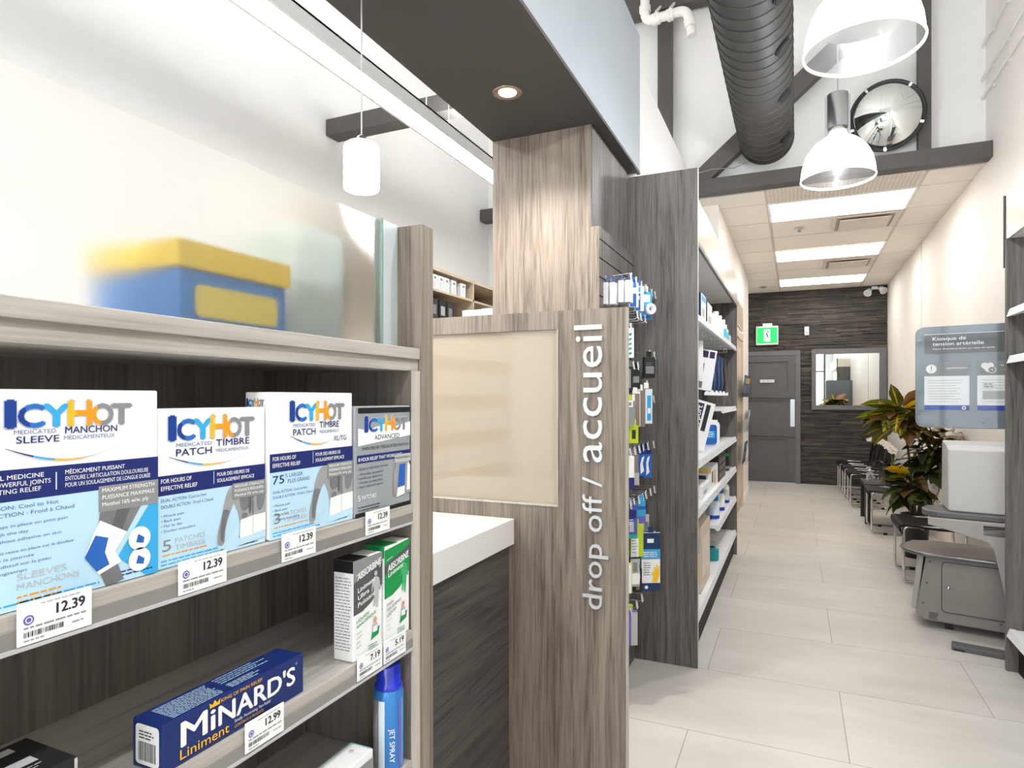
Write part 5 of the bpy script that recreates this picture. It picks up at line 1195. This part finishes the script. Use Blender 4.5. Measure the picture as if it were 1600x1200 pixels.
# ================================================================== PLANTS
M_leafs = [mat(h, .38, name='leaf_' + h[1:], vary=.25) for h in ('#3a4219', '#4f561c', '#5c4420', '#2b3518', '#6a4c27')]
M_leafy = mat('#e0b21c', .38, name='leaf_yellow', vary=.12); M_leafg = mat('#66731c', .38, name='leaf_lime', vary=.2); M_leafo = mat('#a06f40', .4, name='leaf_tan', vary=.2); M_stem = mat('#5b4a35', .7, name='plant_stem', vary=.2)
def leaf(b, base, dr, L, W, m, mv, droop=.5, fold=.25, roll=0.0):
    dr = Vector(dr).normalized(); up = Vector((0, 0, 1)); side = dr.cross(up)
    if side.length < .05: side = Vector((1, 0, 0))
    side.normalize(); side = Matrix.Rotation(roll, 3, dr) @ side; p = Vector(base); n = 8; rows = []; d = dr.copy()
    for i in range(n + 1):
        q = i / n; wd = W * (math.sin(PI * (q ** .8)) * .92 + .04 * (1 - q)) / 2 + .002
        nrm = side.cross(d).normalized()
        rows.append([p + side * (wd * k) + nrm * (abs(k) * wd * fold + .006 * math.sin(q * 14 + k * 3) * abs(k)) for k in (-1, -.4, -.12, .12, .4, 1)])
        p = p + d * (L / n); d = (d + Vector((0, 0, -droop / n * (0.4 + q)))).normalized()
    v = [x for r in rows for x in r]
    for k in range(5):
        mm = mv if k == 2 else m
        for q_ in v: q_.x = min(q_.x, 1.245)
        b.add(v, [(i * 6 + k, i * 6 + k + 1, (i + 1) * 6 + k + 1, (i + 1) * 6 + k) for i in range(n)], mm, True)
    if mv is M_leafy:
        for i in range(1, n - 1):
            for sgn in (-1, 1):
                a = rows[i][2 if sgn < 0 else 3]; e = rows[i + 1][0 if sgn < 0 else 5]; e = a.lerp(e, .75); nn = side.cross(d) * .003
                b.add([a + nn, a + nn + (rows[i + 1][2] - rows[i][2]) * .35, e + nn], [(0, 1, 2)], mv)
cr = thing('potted_croton', 'tall potted croton with green, yellow and brown leaves behind the kiosk', 'plant', (.94, 6.35, 0))
c = (.93, 6.32, 0)
MB().lathe([(0, 0), (.085, 0), (.105, .33), (.112, .335), (.112, .365), (.1, .366), (.097, .33), (0, .33)], c, mat('#33302e', .45, name='dark_pot'), 28).build('pot', cr)
MB().lathe([(.098, .345), (0, .352)], c, mat('#3a2d22', .9, name='potting_soil', vary=.3), 24).build('soil', cr)
stems = [[(.93, 6.30, .33), (.90, 6.26, .6), (.86, 6.22, .95), (.80, 6.20, 1.25)], [(.95, 6.33, .33), (.98, 6.30, .6), (1.02, 6.28, .9)], [(.90, 6.32, .33), (.89, 6.26, .5), (.88, 6.22, .68)], [(.95, 6.36, .33), (1.02, 6.34, .7), (1.10, 6.28, 1.0)]]
for s_ in stems: MB().tube(s_, .011, M_stem, 8, rs=[.013, .011, .009, .007][:len(s_)]).build('stem', cr)
rnd = random.Random(11); b = MB()
def rosette(c, R, n, zc, els, mats, lmax=.3):
    for i in range(n):
        a = i * 2.39996 + rnd.random() * .5; el = rnd.uniform(*els); L = R * rnd.uniform(.75, 1.1)
        d = (math.cos(a) * math.cos(el), math.sin(a) * math.cos(el), math.sin(el))
        m, mv = rnd.choice(mats); leaf(b, (c[0] + d[0] * .02, c[1] + d[1] * .02, c[2] - rnd.random() * zc), d, L, L * rnd.uniform(.46, .62), m, mv, rnd.uniform(.5, 1.3), .25, rnd.uniform(-.6, .6))
LM = M_leafs
mixA = [(LM[0], M_leafy), (M_leafg, M_leafy), (LM[1], M_leafy), (LM[1], M_leafy), (LM[2], LM[4]), (LM[4], M_leafo), (LM[0], M_leafg), (LM[2], LM[2]), (LM[4], LM[2])]
mixB = [(LM[0], LM[1]), (LM[3], LM[0]), (LM[1], M_leafg), (LM[3], M_leafg), (LM[2], LM[4])]
rosette((.80, 6.20, 1.27), .29, 56, .18, (-.6, .45), mixA)
rosette((1.04, 6.27, .98), .28, 40, .28, (-.9, .4), mixB)
rosette((1.12, 6.28, 1.08), .24, 24, .2, (-.7, .6), mixA)
rosette((.88, 6.22, .70), .23, 46, .26, (-.8, .6), mixB)
# the named big leaves of the crown
leaf(b, (.79, 6.18, 1.27), (-.35, -.5, 1.1), .23, .11, LM[1], M_leafy, .2)
leaf(b, (.79, 6.18, 1.28), (-1, -.25, .18), .30, .10, M_leafg, M_leafy, .4, .2, 1.0); leaf(b, (.78, 6.18, 1.24), (-1, -.3, -.12), .36, .10, M_leafg, M_leafy, .25, .2, .9)
leaf(b, (.82, 6.18, 1.29), (.8, -.3, .75), .28, .13, M_leafo, M_leafo, .5, .2, -.6); leaf(b, (.83, 6.18, 1.27), (1, -.3, .25), .26, .10, M_leafy, M_leafy, .3, .2, -.9)
leaf(b, (.87, 6.2, .72), (-1, -.4, .35), .22, .10, M_leafy, M_leafy, .5, .2, .8); leaf(b, (.87, 6.2, .69), (-1, -.5, .05), .22, .085, M_leafg, M_leafy, .5, .2, .7)
b.build('foliage', cr)
# orchid on the table
oc = thing('potted_orchid', 'white orchid in a black pot on the low black table', 'plant', (.95, 7.98, .431)); c = (.96, 7.98, .431)
MB().lathe([(0, 0), (.06, 0), (.085, .15), (.09, .155), (.09, .165), (.075, .165), (.07, .14), (0, .14)], c, M_black, 24).build('pot', oc)
st1 = [(.96, 7.98, .57), (.95, 7.97, .72), (.93, 7.95, .86), (.86, 7.92, .93), (.75, 7.90, .925), (.70, 7.9, .905)]
MB().tube(st1, .004, M_leafg, 6).build('stem', oc); MB().tube([(.975, 7.98, .57), (.96, 7.97, .7), (.935, 7.95, .80)], .004, M_leafg, 6).build('stem', oc)
b = MB(); M_petal = mat('#fbf7f2', .5, name='white_petal', vary=.02)
for k in range(20):
    q = k / 19; p = Vector((.965 - .24 * q, 7.93 - .03 * rnd.random(), .80 + .10 * math.sin(min(1, q * 1.4) * PI / 2) + rnd.uniform(-.035, .02) * (1 - q * .7))); R_ = .036 * (1 - .55 * q)
    fr = F(p, (1, rnd.uniform(-.5, .5), rnd.uniform(-.3, .3)), (0, rnd.uniform(-.3, .3), 1)); fr.v = (fr.v - fr.u * fr.v.dot(fr.u)).normalized(); fr.n = fr.u.cross(fr.v)
    for j in range(5):
        a = j * 1.2566 + .3; ca, sa = math.cos(a), math.sin(a)
        b.poly(fr, [(R_ * .1 * ca, R_ * .1 * sa), (R_ * .7 * ca - R_ * .45 * sa, R_ * .7 * sa + R_ * .45 * ca), (R_ * 1.1 * ca - R_ * .3 * sa, R_ * 1.1 * sa + R_ * .3 * ca), (R_ * 1.2 * ca, R_ * 1.2 * sa), (R_ * 1.1 * ca + R_ * .3 * sa, R_ * 1.1 * sa - R_ * .3 * ca), (R_ * .7 * ca + R_ * .45 * sa, R_ * .7 * sa - R_ * .45 * ca)], M_petal, .002 * j)
    b.disc(fr, 0, 0, R_ * .22, M_yel, .012, 8)
b.build('blossoms', oc)
b = MB()
for a in (0, 1.3, 2.6, 3.9, 5.2): leaf(b, (c[0] + .02 * math.cos(a), c[1] + .02 * math.sin(a), .585), (math.cos(a), math.sin(a), .8), .16, .06, LM[3], LM[0], .8)
b.build('leaves', oc)

# ================================================================== LEFT CORRIDOR WALL: doorway, louvre, brochure racks
M_beige = mat('#d6c4b0', .5, name='beige_door_paint'); M_beiged = mat('#c3af9b', .5, name='beige_door_leaf')
d2 = MB().box(-.62, 6.15, 0, -.605, 6.23, 2.14, M_beige).box(-.62, 8.38, 0, -.600, 8.46, 2.14, M_beige).box(-.62, 6.15, 2.06, -.605, 8.46, 2.14, M_beige)
door2 = struct(d2.build('door_2'))
b = MB().box(-.64, 6.23, .01, -.618, 7.30, 2.06, M_beiged).box(-.64, 7.31, .01, -.616, 8.38, 2.06, M_beiged)
for y0 in (6.3, 7.38):
    for z0, z1 in ((.15, .95), (1.05, 1.95)): b.box(-.62, y0, z0, -.613, y0 + .93, z1, M_beige)
b.build('door_leaf', door2)
lv = thing('louvre_grille', 'cream louvred grille on the left corridor wall above the beige door', 'grille', (-.61, 8.0, 2.2))
b = MB().box(-.62, 7.55, 2.19, -.604, 8.5, 2.21, M_beige).box(-.62, 7.55, 2.46, -.604, 8.5, 2.48, M_beige).box(-.62, 7.55, 2.19, -.604, 7.57, 2.48, M_beige).box(-.62, 8.48, 2.19, -.604, 8.5, 2.48, M_beige); b.build('frame', lv)
b = MB()
for k in range(8): b.obox(F((-.616, 7.57, 2.215 + k * .031), (0, 1, 0), (.5, 0, 1)), 0, 0, .91, .022, 0, .003, M_beige)
b.build('slats', lv)
BC = [M_dnavy, M_brown, M_paper, M_teal, M_lgrey, M_yel, M_org, M_grey]
rk = 0
for z, zl in ((1.36, 'upper'), (.94, 'middle'), (.58, 'lower')):
    t = thing('brochure_rack', 'clear %s wall rack for leaflets beside the beige door' % zl, 'rack', (-.58, 8.2, z), 'leaflet racks on the left corridor wall')
    y0, y1 = 7.75, 8.70
    b = MB().box(-.604, y0, z, -.601, y1, z + .2, M_clear).box(-.604, y0, z, -.53, y1, z + .004, M_clear)
    b.obox(F((-.53, y0, z), (0, 1, 0), (.18, 0, 1)), 0, 0, y1 - y0, .13, 0, .003, M_clear); b.build('holder', t)
    for k in range(4):
        if zl == 'lower' and k > 1: break
        y = y0 + .03 + k * .235; m = BC[(rk * 3 + k * 5) % 8]; rk += 1
        l_ = thing('leaflet', 'leaflet standing in the %s rack, %s of %s from the shelves' % (zl, ORD[k], 'two' if zl == 'lower' else 'four'), 'leaflet', (-.57, y, z + .006), 'leaflets in the wall racks')
        fr = F((-.565, y, z + .006), (0, 1, 0), (.12, 0, 1)); b = MB().obox(fr, 0, 0, .2, .255, 0, .006, m); b.rect(fr, .02, .16, .18, .23, BC[(rk + 2) % 8], .0075); b.lines(fr, .02, .13, .15, 5, .02, .006, M_paper, .0075); b.build('cover', l_)

# ================================================================== DISPENSARY BEHIND THE COUNTER
cu = thing('cubby_shelf', 'pale wood cubby shelving along the left wall behind the counter', 'shelf', (-2.58, 4.4, 0))
XC = -2.40; y0, y1 = 2.6, 5.35
b = MB().box(-2.755, y0, 2.285, XC, y1, 2.303, M_ply); b.build('top_board', cu)
for z in (2.145, 1.92, 1.6, 1.2, .8, .1): bx(-2.755, y0, z - .012, XC, y1, z + .004, M_ply).build('shelf', cu)
for y in (2.6, 3.3, 3.95 - .02, 4.585, 5.33): bx(-2.755, y, 0, XC, y + .018, 2.285, M_ply).build('divider', cu)
bx(-2.757, y0, 0, -2.745, y1, 2.285, M_plyd).build('back_panel', cu)
for i, (y, lab) in enumerate(((3.985, 'first from the left'), (4.075, 'second'), (4.16, 'third'), (4.27, 'fourth, standing apart'), (4.42, 'last beside the divider'))):
    t = thing('pill_carton', 'small white medicine carton in the upper cubby, %s' % lab, 'box', (-2.45, y, 2.149), 'white cartons in the cubby')
    bx(-2.52, y, 2.1495, -2.42, y + .075, 2.262, M_paper).build('carton', t, bevel=.002)
    b = MB(); fr = FX(-2.42, y, 2.1495); b.disc(fr, .038, .088, .018, M_grey, .001, 16, .01); b.lines(fr, .01, .055, .05, 4, .013, .004, M_lgrey, .001); b.build('printing', t)
for i, (y, w_, m, lab) in enumerate(((3.97, .13, mat('#3b3a3b', .5, name='dark_grey_binder'), 'dark grey binder standing left in the lower cubby'), (4.12, .10, M_black, 'black binder standing in the middle of the lower cubby'), (4.24, .09, mat('#2c2b2c', .5, name='charcoal_binder'), 'charcoal binder standing right in the lower cubby'))):
    t = thing('binder', lab, 'binder', (-2.5, y, 1.925), 'binders in the lower cubby'); bx(-2.70, y, 1.9245, -2.44, y + w_, 2.09, m).build('cover', t, bevel=.003)
    MB().rect(FX(-2.44, y, 1.9245), w_ * .2, .05, w_ * .8, .12, M_lgrey if i == 1 else M_grey, .001).build('spine_label', t)
bc = MB().box(-1.92, 3.3, 0, -1.38, 3.75, 1.82, M_plyd); tag(bc.build('back_cabinet'), 'tall dark cabinet mostly hidden behind the wooden panel', 'cabinet')
pb = thing('paper_carton', 'flat white carton lying behind the panel left of the wooden column', 'box', (-1.6, 3.5, 1.82)); bx(-1.80, 3.3, 1.8205, -1.40, 3.7, 1.868, M_paper).build('carton', pb, bevel=.002)
MB().box(-1.68, 3.32, 1.8685, -1.55, 3.5, 1.876, M_lgrey).build('loose_sheets', pb)
# stock shelving behind the viewer, mirrored faintly in the beige inlay
sk = thing('stock_shelf', 'white stock shelves of bottles along the left wall, mirrored in the beige inlay', 'shelf', (-2.6, -.8, 0))
for z in (.5, .8, 1.1, 1.4, 1.7, 2.0): bx(-2.755, -1.85, z - .02, -2.45, .2, z, M_white).build('shelf', sk)
for y in (-1.85, .18): bx(-2.755, y, 0, -2.45, y + .02, 2.3, M_white).build('side_panel', sk)
bx(-2.758, -1.85, 0, -2.755, .2, 2.3, M_plyd).build('back_panel', sk)
sb = None
for z in (.8, 1.1, 1.4, 1.7, 2.0):
    for k in range(12):
        loc = (-2.53, -1.75 + k * .16, z + .001)
        if sb is None:
            sb = thing('stock_bottle', 'white stock bottle on the wall shelves behind the viewer, mirrored faintly in the beige inlay', 'bottle', (0, 0, 0), 'white stock bottles on the wall shelves')
            MB().lathe([(0, 0), (.05, 0), (.05, .13), (.03, .15), (.03, .18), (0, .18)], (0, 0, 0), M_paper, 14).build('bottle_body', sb); sb.location = loc
        else: dup(sb, loc, 0)
